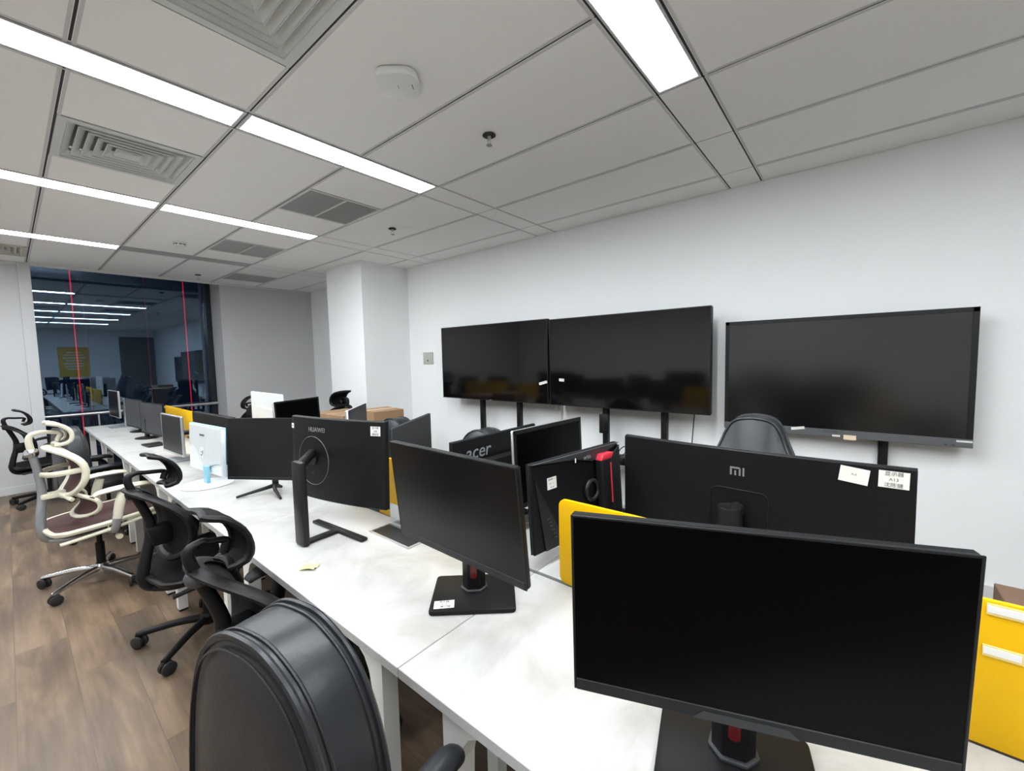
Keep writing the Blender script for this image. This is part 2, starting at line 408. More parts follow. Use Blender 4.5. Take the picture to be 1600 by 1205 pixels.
struct(MB().box(.827+G, 2.017-G, STR[4]+.012, STR[4]+SW-.012, CZ+.0005, CZ+.003).build('trim_3', MT['ventg'], smooth=False))   # blank grey end of the last lamp row
gb = MB()
for x in SEAM: gb.box(x-.011, x+.011, YF, YB-.025, CZ+.0033, CZ+.008)
for y in STR: gb.box(XL, XR, y-.011, y+.011, CZ+.0033, CZ+.008).box(XL, XR, y+SW-.011, y+SW+.011, CZ+.0033, CZ+.008)
for k, x0, x1, y0, y1 in VENT:
    for y in (y0, y1): gb.box(x0, x1, y-.011, y+.011, CZ+.0033, CZ+.008)
tb = MB()
for x in SEAM[1:-1]:
    for a, b in rows:
        for sg in (-1, 1): tb.box(x+sg*.0125-.0055, x+sg*.0125+.0055, a+.003, b-.003 if b < 7 else YB-.025, CZ-.0012, CZ-.0002)
for i, y in enumerate(STR):
    for e in (y-.0125, y+SW+.0125): tb.box(XL, XR, e-.0055, e+.0055, CZ-.0010, CZ-.0002)
struct(tb.build('ceiling_trim', MT['tbar'], smooth=False))
struct(gb.build("ceiling_grid", MT['grid'], smooth=False))
struct(MB().box(XL-.1, XR+.1, YF-.1, YB+.02, CZ+.34, CZ+.36).build('ceiling_slab', MT['ventd'], smooth=False))

segs = [(-1.549, -.361), (-.361, .827), (.827, 2.017)]
where = {1: 'row nearest the camera, above the wall screens', 2: 'second row, beside the small square access point',
         3: 'third row, behind the square louvre vent', 4: 'row closest to the window', 0: 'row behind the camera, mirrored in the window'}
part3 = {0: 'left-hand', 1: 'middle', 2: 'right-hand'}
lamp0 = None
for i, y in enumerate(STR):
    for j, (x0, x1) in enumerate(segs):
        if x1 > LX1[i]+.01: continue
        lab = part3[j]+' bright strip lamp of the '+where[i]
        if lamp0 is None:
            L_ = x1-x0
            lamp0 = thing('strip_lamp', lab, 'lamp', (x0, y, CZ), 0, 'ceiling strip lamps')
            f = MB()
            for (a, b, c, d_) in ((.004, L_-.004, .006, .016), (.004, L_-.004, SW-.016, SW-.006), (.004, .020, .016, SW-.016), (L_-.020, L_-.004, .016, SW-.016)): f.box(a, b, c, d_, -.002, .014)
            f.build('lamp_frame', MT['tbar'], lamp0, smooth=False)
            MB().box(.020, L_-.020, .016, SW-.016, .002, .012).build('diffuser', MT['lamp'], lamp0, smooth=False)
        else: dup(lamp0, lab, (x0, y, CZ), 0)

def louvre(lab, x0, x1, y0, y1, mat):
    cx, cy = (x0+x1)/2, (y0+y1)/2; w_, h_ = (x1-x0)/2-.006, (y1-y0)/2-.006
    t = thing('louvre_vent', lab, 'vent', (cx, cy, CZ), 0, 'square louvre vents')
    def ring(m, a0, b0, z0, a1, b1, z1):
        A = [m.bm.verts.new((sx*a0, sy*b0, z0)) for sx, sy in ((1, 1), (-1, 1), (-1, -1), (1, -1))]
        B = [m.bm.verts.new((sx*a1, sy*b1, z1)) for sx, sy in ((1, 1), (-1, 1), (-1, -1), (1, -1))]
        for k in range(4): m._face((A[k], A[(k+1) % 4], B[(k+1) % 4], B[k]))
    f = MB(); ring(f, w_, h_, .012, w_, h_, -.003); ring(f, w_, h_, -.003, w_-.035, h_-.035, -.003); ring(f, w_-.035, h_-.035, -.003, w_-.045, h_-.045, .05)
    f.build('vent_frame', mat, t, smooth=False)
    for k in range(6):
        a = w_-.036-.040*k; b = h_-.036-.040*k
        m = MB(); ring(m, a-.002, b-.002, .000, a-.036, b-.036, .028); ring(m, a-.036, b-.036, .028, a-.034, b-.034, .030); ring(m, a-.034, b-.034, .030, a, b, .002); ring(m, a, b, .002, a, b, -.007); ring(m, a, b, -.007, a-.002, b-.002, -.007); ring(m, a-.002, b-.002, -.007, a-.002, b-.002, .000)
        m.build('louvre', mat, t, smooth=False)
    MB().box(-w_+.02, w_-.02, -h_+.02, h_-.02, .07, .074).build('duct_plate', MT['ventl'], t, smooth=False)
    return t
def grille(lab, x0, x1, y0, y1):
    t = thing('return_grille', lab, 'vent', (x0, y0, CZ), 0, 'grey slatted ceiling grilles')
    w_, h_ = x1-x0, y1-y0; f = MB()
    for (a, b, c, d_) in ((.005, w_-.005, .005, .024), (.005, w_-.005, h_-.024, h_-.005), (.005, .024, .024, h_-.024), (w_-.024, w_-.005, .024, h_-.024), (w_/2-.006, w_/2+.006, .024, h_-.024)): f.box(a, b, c, d_, -.003, .012)
    f.build('vent_frame', MT['ventw'], t, smooth=False)
    s = MB(); n = 15
    for k in range(n):
        y = .03+(h_-.06)*k/(n-1)
        s.box(.024, w_-.024, -.0012, .0012, -.010, .010, mtx=Matrix.Translation((0, y, .008)) @ Matrix.Rotation(R(40), 4, 'X'))
    s.build('slats', MT['ventg'], t, smooth=False)
    MB().box(.02, w_-.02, .02, h_-.02, .03, .034).build('duct_plate', MT['ventd'], t, smooth=False)
vlab = {(.231, 1.225): 'large white square louvre vent at the top edge of the photo', (.231, 2.965): 'white square louvre vent between two light strips at left',
        (-.361, 6.42): 'yellowed louvre vent at the far left by the window',
        (1.42, 2.965): 'grey slatted ceiling grille nearest the camera', (1.42, 4.755): 'grey slatted ceiling grille beside the smoke detector, middle of the three', (2.017, 6.44): 'grey slatted ceiling grille farthest away, near the window wall corner'}
# ceiling grid plate is cut away over the vents by sitting lower than the ducts: shallow boxes only
for k, x0, x1, y0, y1 in VENT:
    lab = vlab[(x0, y0)]
    if k == 'g': grille(lab, x0, x1, y0, y1)
    else: louvre(lab, x0, x1, y0, y1, MT['venty'] if k == 'y' else MT['ventw'])

def sprinkler(x, y, lab):
    t = thing('sprinkler', lab, 'sprinkler', (x, y, CZ), 0, 'ceiling sprinklers')
    MB().lathe([(.001, -.0), (.030, 0), (.036, -.006), (.030, -.010), (.016, -.012), (.014, -.006), (.001, -.006)]).build('escutcheon', MT['ventd'], t)
    MB().lathe([(.001, -.008), (.011, -.010), (.010, -.028), (.006, -.030), (.001, -.030)], 16).tube([(.009, 0, -.028), (.012, 0, -.042), (.004, 0, -.054)], .0025, 6, sm=3).tube([(-.009, 0, -.028), (-.012, 0, -.042), (-.004, 0, -.054)], .0025, 6, sm=3).build('body', MT['silver'], t)
    MB().lathe([(.001, -.054), (.016, -.055), (.016, -.058), (.001, -.058)], 16).build('deflector', MT['gsteel'], t)
sprinkler(1.745, 1.562, 'ceiling sprinkler nearest the camera, beside the access point')
sprinkler(2.345, 3.32, 'ceiling sprinkler above the wall, right of the nearest grey grille')
sprinkler(1.74, 6.91, 'ceiling sprinkler in front of the dark window')
t = thing('smoke_detector', 'round white smoke detector on the ceiling near the window', 'smoke detector', (1.175, 5.20, CZ))
MB().lathe([(.001, 0), (.055, 0), (.055, -.012), (.046, -.014), (.044, -.030), (.036, -.038), (.001, -.040)], 30).build('housing', MT['whitep'], t)
v = MB()
for k in range(8):
    a = 2*PI*k/8; v.box(-.012, .012, -.002, .002, -.004, .004, mtx=Matrix.Rotation(a, 4, 'Z') @ Matrix.Translation((0, -.0445, -.022)))
v.build('sensing_slot', MT['ventd'], t)
t = thing('access_point', 'rounded square white access point on the ceiling', 'access point', (1.152, 1.545, CZ), R(40))
MB().prism(rrect(.175, .175, .05, 6), -.036, -.002, 'z', .008).build('housing', MT['whitep'], t)
MB().box(.040, .0885, -.045, .045, -.026, -.008, .002).build('socket_panel', MT['gplast'], t)
MB().box(-.012, .012, -.001, .001, -.0366, -.036).build('marking', MT['gplast'], t); 
MB().box(-.015, .015, -.062, -.059, -.0366, -.036).build('marking', MT['gplast'], t)

# ------------------------------------------------------------------ red light strings outside the window; dim glowing strips imitate ghost reflections in the glass
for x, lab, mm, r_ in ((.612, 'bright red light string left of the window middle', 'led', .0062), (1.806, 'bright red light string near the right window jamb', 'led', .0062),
                   (1.345, 'dim red glowing strip imitating a reflection in the middle of the window', 'ledghost', .0055), (.712, 'dim red glowing strip imitating the ghost reflection just right of the left bright string', 'ledghost', .004), (2.00, 'dim red glowing strip imitating a ghost reflection beside the right window jamb', 'ledghost', .004)):
    tag(MB().tube([(x, GY+.035, .12), (x, GY+.035, CZ+.32)], r_, 8).build('light_string_or_ghost', MT[mm]), lab, 'light string')

# ------------------------------------------------------------------ desks
BY = [-1.617+1.2*k for k in range(8)]
def make_desk(side):
    t = thing('desk', '', 'desk', (0, 0, 0), 0, 'white desks of the double bench')
    x0, x1 = (0, .523)
    MB().box(x0, x1, .0012, 1.1988, -.025, 0, .0015, 1).build('desktop', MT['desk'], t, smooth=False)
    f = MB()
    for x in (.035, .455): f.box(x, x+.035, .12, 1.08, -.060, -.0255)
    for y in (.13, 1.04): f.box(.07, .455, y, y+.03, -.055, -.0255)
    f.build('underframe', MT['dwhite'], t, smooth=False)
    for x in (.030, .450):
        for s in (0, 1):
            # post with a flared bracket running along the desk
            prof = [(0, -DZ+.001), (.048, -DZ+.001), (.048, -.20), (.050, -.15), (.060, -.11), (.080, -.080), (.11, -.062), (.13, -.0605), (0, -.0605)]
            if s == 0: pr = [(.115+a, b) for a, b in prof]
            else: pr = [(1.2-.115-a, b) for a, b in prof][::-1]
            lg = MB().prism([(a, max(b, -DZ+.014)) for a, b in pr], x, x+.045, 'x').build('leg', MT['dwhite'], t, smooth=False)
            ya = min(a for a, b in pr) if s == 0 else max(a for a, b in pr)-.048
            MB().box(x+.003, x+.042, ya+.003, ya+.045, -DZ+.001, -DZ+.0135).build('foot_pad', MT['rubber'], lg, smooth=False)
    return t
near = ['white desk behind the camera, first of the window-side row', 'white desk under the big black monitor in the foreground', 'white desk under the monitor with a square base plate and the curved one',
        'white desk under the V-legged monitor and the white monitor', 'white desk beside the cream chair, under the thin silver-edged monitor', 'white desk under the pair of slim dark monitors', 'white desk at the far end in front of the window']
far = ['white desk behind the camera on the wall-screen side', 'white desk under the wide curved monitor seen from behind', 'white desk on the wall side under the back-turned monitors behind the yellow divider', 'white desk under the tilted small silver-edged monitor',
       'white desk under the white monitor seen from behind', 'white desk on the wall side in front of the two far mesh chairs', 'white desk at the far window end on the wall side']
dk = make_desk(0); dk['label'] = near[0]; dk.location = (.519, BY[0], DZ)
for i in range(1, 7): dup(dk, near[i], (.519, BY[i], DZ), 0)
for i in range(7): dup(dk, far[i], (1.581, BY[i]+1.2, DZ), PI)

def divider(y0, y1, lab, pockets=False):
    t = thing('desk_divider', lab, 'divider', (1.046, (y0+y1)/2, DZ+.004), 0, 'yellow desk dividers')
    h = .262; wdt = y1-y0
    MB().prism(rrect(wdt, h, .022, 5, 0, h/2), -.005, .005, 'x', .001).build('panel', MT['yellow'], t)
    for y in (-wdt/2+.2, wdt/2-.2): MB().box(-.007, .007, y-.03, y+.03, -.0, .022, .001).build('clip', MT['gplast'], t)
    if pockets:
        for yc, zc in ((-.390, .249), (-.388, .175)):
            MB().box(-.008, -.0055, yc-.045, yc+.022, zc-.011, zc+.009, .0005, 1).build('label_pocket', MT['clear'], t)
            MB().box(-.0092, -.0082, yc-.022, yc+.021, zc-.006, zc+.006).build('paper_strip', MT['paper'], t)
    return t
divider(-.32, .685, 'yellow divider right behind the big foreground monitor, with clear label pockets', True)
divider(.98, 1.89, 'yellow divider seen between the back-turned curved monitor and its neighbour')
divider(3.40, 4.42, 'yellow divider mostly hidden by the white monitor')
divider(4.60, 5.62, 'yellow divider behind the slim dark monitors near the window')

# cable box let into the desk
t = thing('cable_box', 'open cable box in the desk behind the square-based monitor', 'cable box', (.944, 1.38, DZ), 0)
f = MB()
for a in ((-.05, .05, -.13, -.122), (-.05, .05, .122, .13), (-.05, -.042, -.122, .122), (.042, .05, -.122, .122)): f.box(*a, .0005, .005)
f.build('rim', MT['silver'], t, smooth=False)
MB().box(-.042, .042, -.122, .122, .0005, .0016).build('recess', MT['dplast'], t, smooth=False)
MB().box(.046, .052, -.12, .12, .006, .095, .002).build('lid', MT['silver'], t)

# ------------------------------------------------------------------ monitors
def slab(m, wd, h, x0, x1, bev=.004, ny=1, bend=0.0, cy=0.0, cz=0.0, taper=0.0):
    """box across y, made of ny strips, optionally bent towards +x at its ends"""
    z0, z1 = cz-h/2, cz+h/2; b = min(bev, (x1-x0)*.45, h*.45)
    prof = [(x0+b, z0), (x1-b, z0), (x1, z0+b), (x1, z1-b), (x1-b, z1), (x0+b, z1), (x0, z1-b), (x0, z0+b)]
    rings = []
    ys = [-wd/2, -wd/2+b] + [-wd/2+b+(wd-2*b)*k/ny for k in range(1, ny)] + [wd/2-b, wd/2]
    for i, y in enumerate(ys):
        s = 0 if 0 < i < len(ys)-1 else 1
        xc, zc = (x0+x1)/2, (z0+z1)/2
        rg = []
        for x, z in prof:
            if s: x = xc+(x-xc)*(1-b*2/(x1-x0)*.98); z = zc+(z-zc)*(1-2*b/h)
            rg.append(m.bm.verts.new((x+(y+cy)**2*bend, y+cy, z)))
        rings.append(rg)
    for a, c in zip(rings, rings[1:]):
        for k in range(8): m._face((a[k], a[(k+1) % 8], c[(k+1) % 8], c[k]))
    m._face(rings[0][::-1]); m._face(rings[-1]); return m

def monitor(label, base, byaw, c, syaw, tilt, wd, h, stand='plate', back='box', mats=('mplast', 'bezel', 'screen', 'bezel'), chin=.016, side=.006, t=.014, bend=0.0, bulge=.030, group=None, swh=None, neck=None):
    """base: xy of the foot on the desk; c: centre of the screen front. Local +x is the side the foot faces."""
    root = thing('monitor', label, 'monitor', (base[0], base[1], DZ), byaw, group)
    inv = root.matrix_basis.inverted()
    inv = (Matrix.Translation((base[0], base[1], DZ)) @ Matrix.Rotation(byaw, 4, 'Z')).inverted()
    S = inv @ Matrix.Translation(c) @ Matrix.Rotation(syaw, 4, 'Z') @ Matrix.Rotation(-tilt, 4, 'Y')
    hm, bm_, sm_, cm = [MT[k] for k in mats]
    ny = 24 if bend else 1
    ho = slab(MB(), wd, h, -t, -.001, .004, ny, bend).xf(S).build('housing', hm, root)
    if bulge: slab(MB(), wd*.55, h*.62, -t-bulge, -t+.004, .012, 10 if bend else 1, bend, cz=-h*.10).xf(S).build('rear_cover', hm, root)
    # front: bezel frame, screen glass, chin
    bz = MB()
    slab(bz, wd, side, -.002, .0012, .0008, ny, bend, cz=h/2-side/2)
    slab(bz, side, h, -.002, .0012, .0008, 1, bend, cy=-wd/2+side/2); slab(bz, side, h, -.002, .0012, .0008, 1, bend, cy=wd/2-side/2)
    bz.xf(S).build('bezel', bm_, root)
    slab(MB(), wd-2*side, h-side-chin, -.002, .0004, .0002, ny, bend, cz=(chin-side)/2).xf(S).build('screen', sm_, root)
    slab(MB(), wd-2*side, chin, -.002, .0022, .0012, ny, bend, cz=-h/2+chin/2).xf(S).build('chin', cm, root)
    zc = c[2]-DZ
    cl = inv @ Vector(c); cx, cy = cl.x, cl.y
    rear = S @ (Vector((-t-bulge, 0, -h*.08)) if stand != 'tee' else Vector((-t, .115, .0)))
    if stand == 'plate':      # rounded plate and upright
        MB().prism(rrect(.19, .235, .015, 5, .06, 0), .001, .012, 'z', .003).build('base_plate', hm, root)
        MB().box(-.02, .02, -.03, .03, .012, rear.z+.03, .006).build('neck', MT['dplast'], root)
        MB().tube([(0, 0, rear.z), (rear.x, rear.y, rear.z)], .022, 12).build('swivel_mount', MT['dplast'], root)
    elif stand == 'hex':
        MB().prism(rrect(.19, .24, .012, 5, .028, 0), .001, .013, 'z', .003).build('base_plate', hm, root)
        MB().prism([(-.030, -.024), (.012, -.034), (.032, -.018), (.032, .018), (.012, .034), (-.030, .024)], .012, rear.z+.05, 'z', .002).build('neck', MT['dplast'], root)
        MB().prism([(-.034, -.030), (.014, -.040), (.038, -.020), (.038, .020), (.014, .040), (-.034, .030)], .0125, .020, 'z', .002).build('neck_collar', MT['gplast'], root)
        MB().prism(rrect(.019, .070, .0093, 6, 0, .088), .0322, .0345, 'x', .0006).build('cable_slot', MT['red'], root)
        MB().tube([(0, 0, rear.z), (rear.x, rear.y, rear.z)], .030, 14).build('swivel_mount', MT['dplast'], root)
    elif stand == 'disc':
        MB().lathe([(.001, .001), (.125, .001), (.128, .004), (.124, .008), (.001, .012)], 48).build('base_disc', MT['wmon'], root)
        MB().box(-.010, .010, -.022, .022, .011, zc-h/2+.05, .003).build('neck', MT['teal'], root)
    elif stand == 'vee':
        z = zc-h/2
        MB().tube([(0, 0, .035), (0, 0, z+.03)], .016, 10, flat=.7).build('neck', MT['dplast'], root)
        for s in (-1, 1): MB().tube([(-.005, 0, .035), (.045, s*.03, .028), (.13, s*.125, .007)], [.014, .006], 8, sm=4).build('leg', MT['dplast'], root)
        MB().tube([(-.005, 0, .030), (-.045, 0, .010)], [.013, .008], 8).build('leg', MT['dplast'], root)
        MB().tube([(0, 0, z+.03), (rear.x, rear.y, z+.05)], .016, 10).build('swivel_mount', MT['dplast'], root)
    elif stand == 'tee':      # flat bar across under the screen, spine, upright at the rear
        MB().box(.135, .165, -.175, .175, .001, .013, .004).build('foot_bar', MT['dplast'], root)
        MB().box(.010, .137, -.018, .018, .001, .013, .004).build('foot_spine', MT['dplast'], root)
        MB().box(-.012, .016, -.034, .034, .001, .325, .010).build('upright', MT['dplast'], root)
        MB().tube([(.004, 0, .305), (rear.x, rear.y, .300)], .019, 14, flat=1.0).build('swivel_mount', MT['dplast'], root)
    elif stand == 'flat':     # metal foot and leaning flat upright
        MB().prism(rrect(.17, .20, .008), .001, .009, 'z', .002).build('base_plate', MT['gsteel'], root)
        MB().tube([(-.05, 0, .009), (-.05, 0, zc+.06)], .026, 12, flat=.35, upv=(1, 0, 0)).build('neck', MT['silver'], root)
        MB().tube([(-.05, 0, zc), (rear.x, rear.y, zc)], .018, 12).build('swivel_mount', MT['dplast'], root)
    elif stand == 'oval':
        MB().lathe([(.001, .001), (.088, .001), (.09, .006), (.06, .012), (.001, .014)], 36).warp(lambda p: (p.x, p.y*1.25, p.z)).build('base_disc', MT['dplast'], root)
        MB().box(-.014, .014, -.028, .028, .012, rear.z+.02, .006).build('neck', MT['dplast'], root)
        MB().tube([(0, 0, rear.z), (rear.x, rear.y, rear.z)], .018, 12).build('swivel_mount', MT['dplast'], root)
    elif stand == 'tube':
        MB().prism(rrect(.20, .26, .03), .001, .010, 'z', .003).build('base_plate', MT['dplast'], root)
        MB().lathe([(.001, .009), (.034, .009), (.034, .222), (.032, .226), (.028, .224), (.001, .224)], 32).build('neck', MT['bframe'], root)
        MB().tube([(0, 0, .20), (rear.x, rear.y, .21)], .022, 14).build('swivel_mount', MT['dplast'], root)
    return root, S
def sticker(root, S, y, z, wd, h, rows, xs, back=True, mat='paper', rot=0, bend=0.0, ts=.3):
    """paper label on a back (facing -x) or front (+x) of a screen, with lettering"""
    xb = xs+y*y*bend
    o = Vector((xb, y, z)); ang = math.atan(2*y*bend)
    if back: ex = Vector((math.sin(ang)*-1, -math.cos(ang), 0))
    else: ex = Vector((0, 1, 0))
    m = S @ (frame_mtx(o, ex, (0, 0, 1)) @ Matrix.Rotation(rot, 4, 'Z'))
    st = MB().box(-wd/2, wd/2, -h/2, h/2, 0, .0006).xf(m).build('sticker', MT[mat], root, smooth=False)
    n = len(rows)
    for k, r in enumerate(rows):
        if not r: continue
        s = r[1] if isinstance(r, tuple) else h*.30; body = r[0] if isinstance(r, tuple) else r
        text_mb(body, s, m @ Matrix.Translation((0, h*.5-h*(k+.5)/n, .0009)), .0002).build('lettering', MT['ink'], st, smooth=False)
    return st
def backtext(root, S, body, size, y, z, xs, mat='logo', shear=0, rot=0, wx=1.0, space=1.0, bend=0.0):
    an = math.atan(2*y*bend)
    m = S @ (frame_mtx((xs+y*y*bend, y, z), (-math.sin(an), -math.cos(an), 0), (0, 0, 1)) @ Matrix.Rotation(rot, 4, 'Z'))
    return text_mb(body, size, m, .0006, shear=shear, wx=wx, space=space).build('logo', MT[mat], root, smooth=False)

# the foreground monitor and its twin
r, S = monitor('largest black monitor in the foreground, screen towards the camera', (.760, .146), R(194), (.697, .117, 1.024), R(201), R(-2.8), .54, .324, 'hex', t=.020, chin=.022, side=.004, bulge=.02)
text_mb('KOIOS', .0085, S @ frame_mtx((.0026, 0, -.162+.008), (0, 1, 0), (0, 0, 1)), .0003, space=1.2).build('logo', MT['logod'], r, smooth=False)
MB().prism([(-.075, 0), (.075, 0), (.060, .014), (-.060, .014)], 0, .0022, 'z').xf(S @ frame_mtx((.0012, 0, -.162), (0, 1, 0), (0, 0, 1))).build('logo_tab', MT['gplast'], r, smooth=False)
r, S = monitor('black monitor with a red slot in its neck, label on its square base', (.853, .867), R(221.5), (.776, .882, 1.033), R(178), R(-5.9), .54, .32, 'hex', t=.020, mats=('mplast', 'bezel', 'screenm', 'bezel'), chin=.022, side=.004, bulge=.02)
m = Matrix.Translation((.090, -.080, .0132)) @ frame_mtx((0, 0, 0), (0, 1, 0), (-1, 0, 0)) @ Matrix.Rotation(R(4), 4, 'Z')
st = MB().box(-.028, .028, -.018, .018, 0, .0006).xf(m).build('sticker', MT['paper'], r, smooth=False)
for k, bd in enumerate(('显示器', 'A12', '黄行超')): text_mb(bd, .0095, m @ Matrix.Translation((.004 if k == 2 else 0, .0112-.0112*k, .0008)), .0002).build('lettering', MT['ink'], st, smooth=False)

# curved monitor turned round
B1 = .32
r, S = monitor('black curved monitor turned round, T-shaped foot and round mount towards the camera', (.672, 1.605), R(4), (.862, 1.70, 1.033), R(12), R(-2), .57, .355, 'tee', t=.020, chin=.012, bend=B1, bulge=0)
backtext(r, S, 'HUAWEI', .028, .085, .125, -.0214, 'logo', space=1.05, bend=B1)
MB().tube([(-.0180+B1*(.115+.105*math.cos(a))**2-.003, .115+.105*math.cos(a), -.01+.105*math.sin(a)) for a in [2*PI*k/40 for k in range(40)]], .0016, 6, closed=True).xf(S).build('mount_ring', MT['chin'], r)
MB().lathe([(.001, 0), (.030, 0), (.030, .006), (.001, .006)], 24).xf(S @ Matrix.Translation((-.017, .115, .0)) @ Matrix.Rotation(-PI/2, 4, 'Y')).build('mount_plate', MT['dplast'], r)
MB().box(-.0195, -.016, .107, .123, -.066, -.060).xf(S).build('cable_port', MT['ventd'], r)
sticker(r, S, -.243, .138, .046, .038, [('显示器', .0105), ('A08', .0095), ('康佑军', .0105)], -.0212, bend=B1)
sticker(r, S, .272, .132, .020, .022, [('R', .012)], -.0212, bend=B1)
r, S = monitor('black monitor on a slim V-legged foot beside the white monitor', (.885, 2.405), R(212), (.860, 2.335, 1.000), R(212), R(3), .54, .325, 'vee', chin=.014, mats=('mplast', 'bezel', 'screeng', 'bezel'))
r, S = monitor('white monitor with pale blue edges seen from behind on a round white foot', (.695, 2.87), R(5), (.735, 2.95, .953), R(5), R(-3), .46, .275, 'disc', t=.022, mats=('wmon', 'blue', 'screen', 'blue'), bulge=0)
slab(MB(), .462, .008, -.0225, .001, .003, cz=.1345).xf(S).build('top_edge', MT['blue'], r)
def wave(u, v):
    y = -.225+.45*u; zb = -.045-.055*math.cos((y+.10)*9)-.02*math.cos(y*21); return (-.0225-.004*(1-abs(2*u-1)**4), y, zb+(.13-zb)*v)
MB().sheet(lambda u, v: wave(u, v), 30, 8, .004).xf(S).build('wavy_shell', MT['wshell'], r)
mk = MB()
for k in range(6): mk.box(-.0303, -.0293, .052-.0115*k-.0085, .052-.0115*k, .072+(.002 if k % 2 else 0), .084)
mk.xf(S).build('marking', MT['ink'], r, smooth=False)
m = S @ frame_mtx((-.0292, .02, -.022), (0, -1, 0), (0, 0, 1))
st = MB().box(-.026, .026, -.030, .030, 0, .0008).xf(m).build('sticker', MT['paper'], r, smooth=False)
MB().box(-.012, -.004, -.004, .004, .001, .0014).box(.006, .016, -.012, .010, .001, .0014).box(-.014, .004, -.022, -.014, .001, .0014).xf(m).build('marking', MT['ink'], st, smooth=False)
r, S = monitor('thin silver-edged monitor on a flat grey foot by the yellow divider', (.80, 3.80), R(183), (.73, 3.81, .948), R(183), 0, .45, .283, 'flat', t=.016, mats=('silver', 'silver', 'screeng', 'silver'), chin=.012, side=.008, bulge=.012)
G1 = None
r, S = monitor('slim dark monitor on a black oval foot, right one of the window-end pair', (.815, 5.20), R(187), (.825, 5.02, .95), R(187), 0, .56, .30, 'oval', mats=('mplast', 'mplast', 'gplast', 'mplast'))
r, S = monitor('slim dark monitor at the window end, partly hidden by its neighbour', (.86, 5.78), R(185), (.815, 5.78, .95), R(185), 0, .58, .30, 'oval', mats=('mplast', 'mplast', 'gplast', 'mplast'))
r, S = monitor('small black monitor with a silver edge and upright at the far desk end', (.775, 6.40), R(183), (.745, 6.46, 1.02), R(183), 0, .48, .30, 'flat', t=.016, mats=('silver', 'silver', 'screen', 'silver'), chin=.010, side=.006, bulge=.012)
r, S = monitor('wide low black monitor between the white monitor and the dividers', (.852, 3.50), R(3), (.896, 3.41, .945), R(3), 0, .70, .32, 'plate', t=.03)
# wall side of the bench
r, S = monitor('black monitor back with pale acer lettering, turned towards the camera', (1.338, 1.135), R(90), (1.338, 1.20, .97), R(90), 0, .545, .32, 'plate')
backtext(r, S, 'acer', .080, .128, .100, -.0146, 'logo', shear=.15, wx=1.05)
r, S = monitor('silver-framed black monitor facing the camera beside the one with acer lettering', (1.45, 1.052), R(267), (1.448, .985, 1.015), R(267), R(2), .465, .31, 'plate', t=.018, mats=('silver', 'dplast', 'screen', 'dplast'), chin=.018, side=.016)
r, S = monitor('angular black monitor back with a bright red accent and white label', (1.325, .70), R(82), (1.300, .776, .954), R(82), R(-3.4), .50, .30, 'none', t=.018, chin=.016, bulge=0)
# faceted back of that monitor
f = MB()
f.prism([(.249, .149), (.03, .128), (-.07, .105), (-.245, .149)], -.030, -.017, 'x', .002)
f.build('top_facet', MT['gplast'], r).data.transform(S)
f = MB(); f.prism([(.235, .10), (.20, -.148), (.10, -.148)], -.024, -.017, 'x', .002); f.build('side_facet', MT['bezel'], r).data.transform(S)
f = MB(); f.prism([(-.245, .14), (-.16, .09), (-.16, -.148), (-.245, -.148)], -.030, -.017, 'x', .002); f.build('side_facet', MT['bezel'], r).data.transform(S)
MB().box(-.06, -.026, -.150, -.085, -.20, .105, .006).xf(S).build('neck', MT['dplast'], r)
MB().prism([(-.085, .105), (-.150, .105), (-.165, .127), (-.098, .127)][::-1], -.058, -.024, 'x', .003).xf(S).build('red_accent', MT['redb'], r)
MB().box(-.0612, -.0598, -.140, -.134, -.06, .092).xf(S).build('red_line', MT['redb'], r)
MB().tube([(-.030, -.055+.035*math.cos(a), .0+.035*math.sin(a)) for a in [2*PI*k/28 for k in range(28)]], .008, 8, closed=True).xf(S).build('mount_ring', MT['bezel'], r)
MB().tube([(.0, .045, .0135), (.13, -.02, .0135)], .012, 8).tube([(.0, .045, .0135), (-.10, .115, .0135)], .012, 8).tube([(0, .045, .0135), (-.03, -.10, .0135)], .012, 8).build('foot', MT['dplast'], r)
st = sticker(r, S, .150, .070, .046, .040, [('显示器 -----', .007), ('A11 ------', .007), ('15  27', .007)], -.0186)
backtext(r, S, 'orbis', .021, -.035, .1265, -.0306, 'logo', shear=.1)
MB().box(-.0312, -.0302, .030, .036, .118, .134).xf(S).build('white_mark', MT['paper'], r)
vt = MB()
for k in range(6): vt.box(-.0252, -.0242, .172-.006*k, .190-.006*k, -.045-.014*k, -.040-.014*k)
vt.xf(S).build('vent_slots', MT['gplast'], r)
sticker(r, S, .075, -.125, .030, .034, [('--', .006), ('---', .006), ('--', .006)], -.0186, rot=R(25))
B2 = .16
r, S = monitor('wide curved black monitor seen from behind with two white labels', (1.385, .285), R(-3), (1.449, .27, .975), R(-3), 0, .80, .35, 'tube', t=.020, chin=.012, bend=B2, bulge=0)
lg = MB()   # square-cornered emblem of the curved monitor: three strokes
lg.prism([(.022, 0), (.022, .026), (-.004, .026), (-.008, .022), (-.008, 0), (-.003, 0), (-.003, .018), (-.006, .021), (.017, .021), (.017, 0)], -.0218, -.0206, 'x')
lg.prism([(.0095, 0), (.0095, .015), (.0045, .015), (.0045, 0)], -.0218, -.0206, 'x'); lg.prism([(-.0135, 0), (-.0135, .026), (-.0185, .026), (-.0185, 0)], -.0218, -.0206, 'x')
lg.xf(S @ Matrix.Translation((0, .002, .095))).build('logo', MT['logo'], r, smooth=False)
MB().tube([(-.0205, y, z-.03) for y, z in rrect(.165, .16, .025, 5)], .0013, 6, closed=True).xf(S).build('mount_panel_edge', MT['bezel'], r)
sticker(r, S, -.277, .143, .062, .042, [('^^', .014)], -.0212, bend=B2, rot=R(-7))
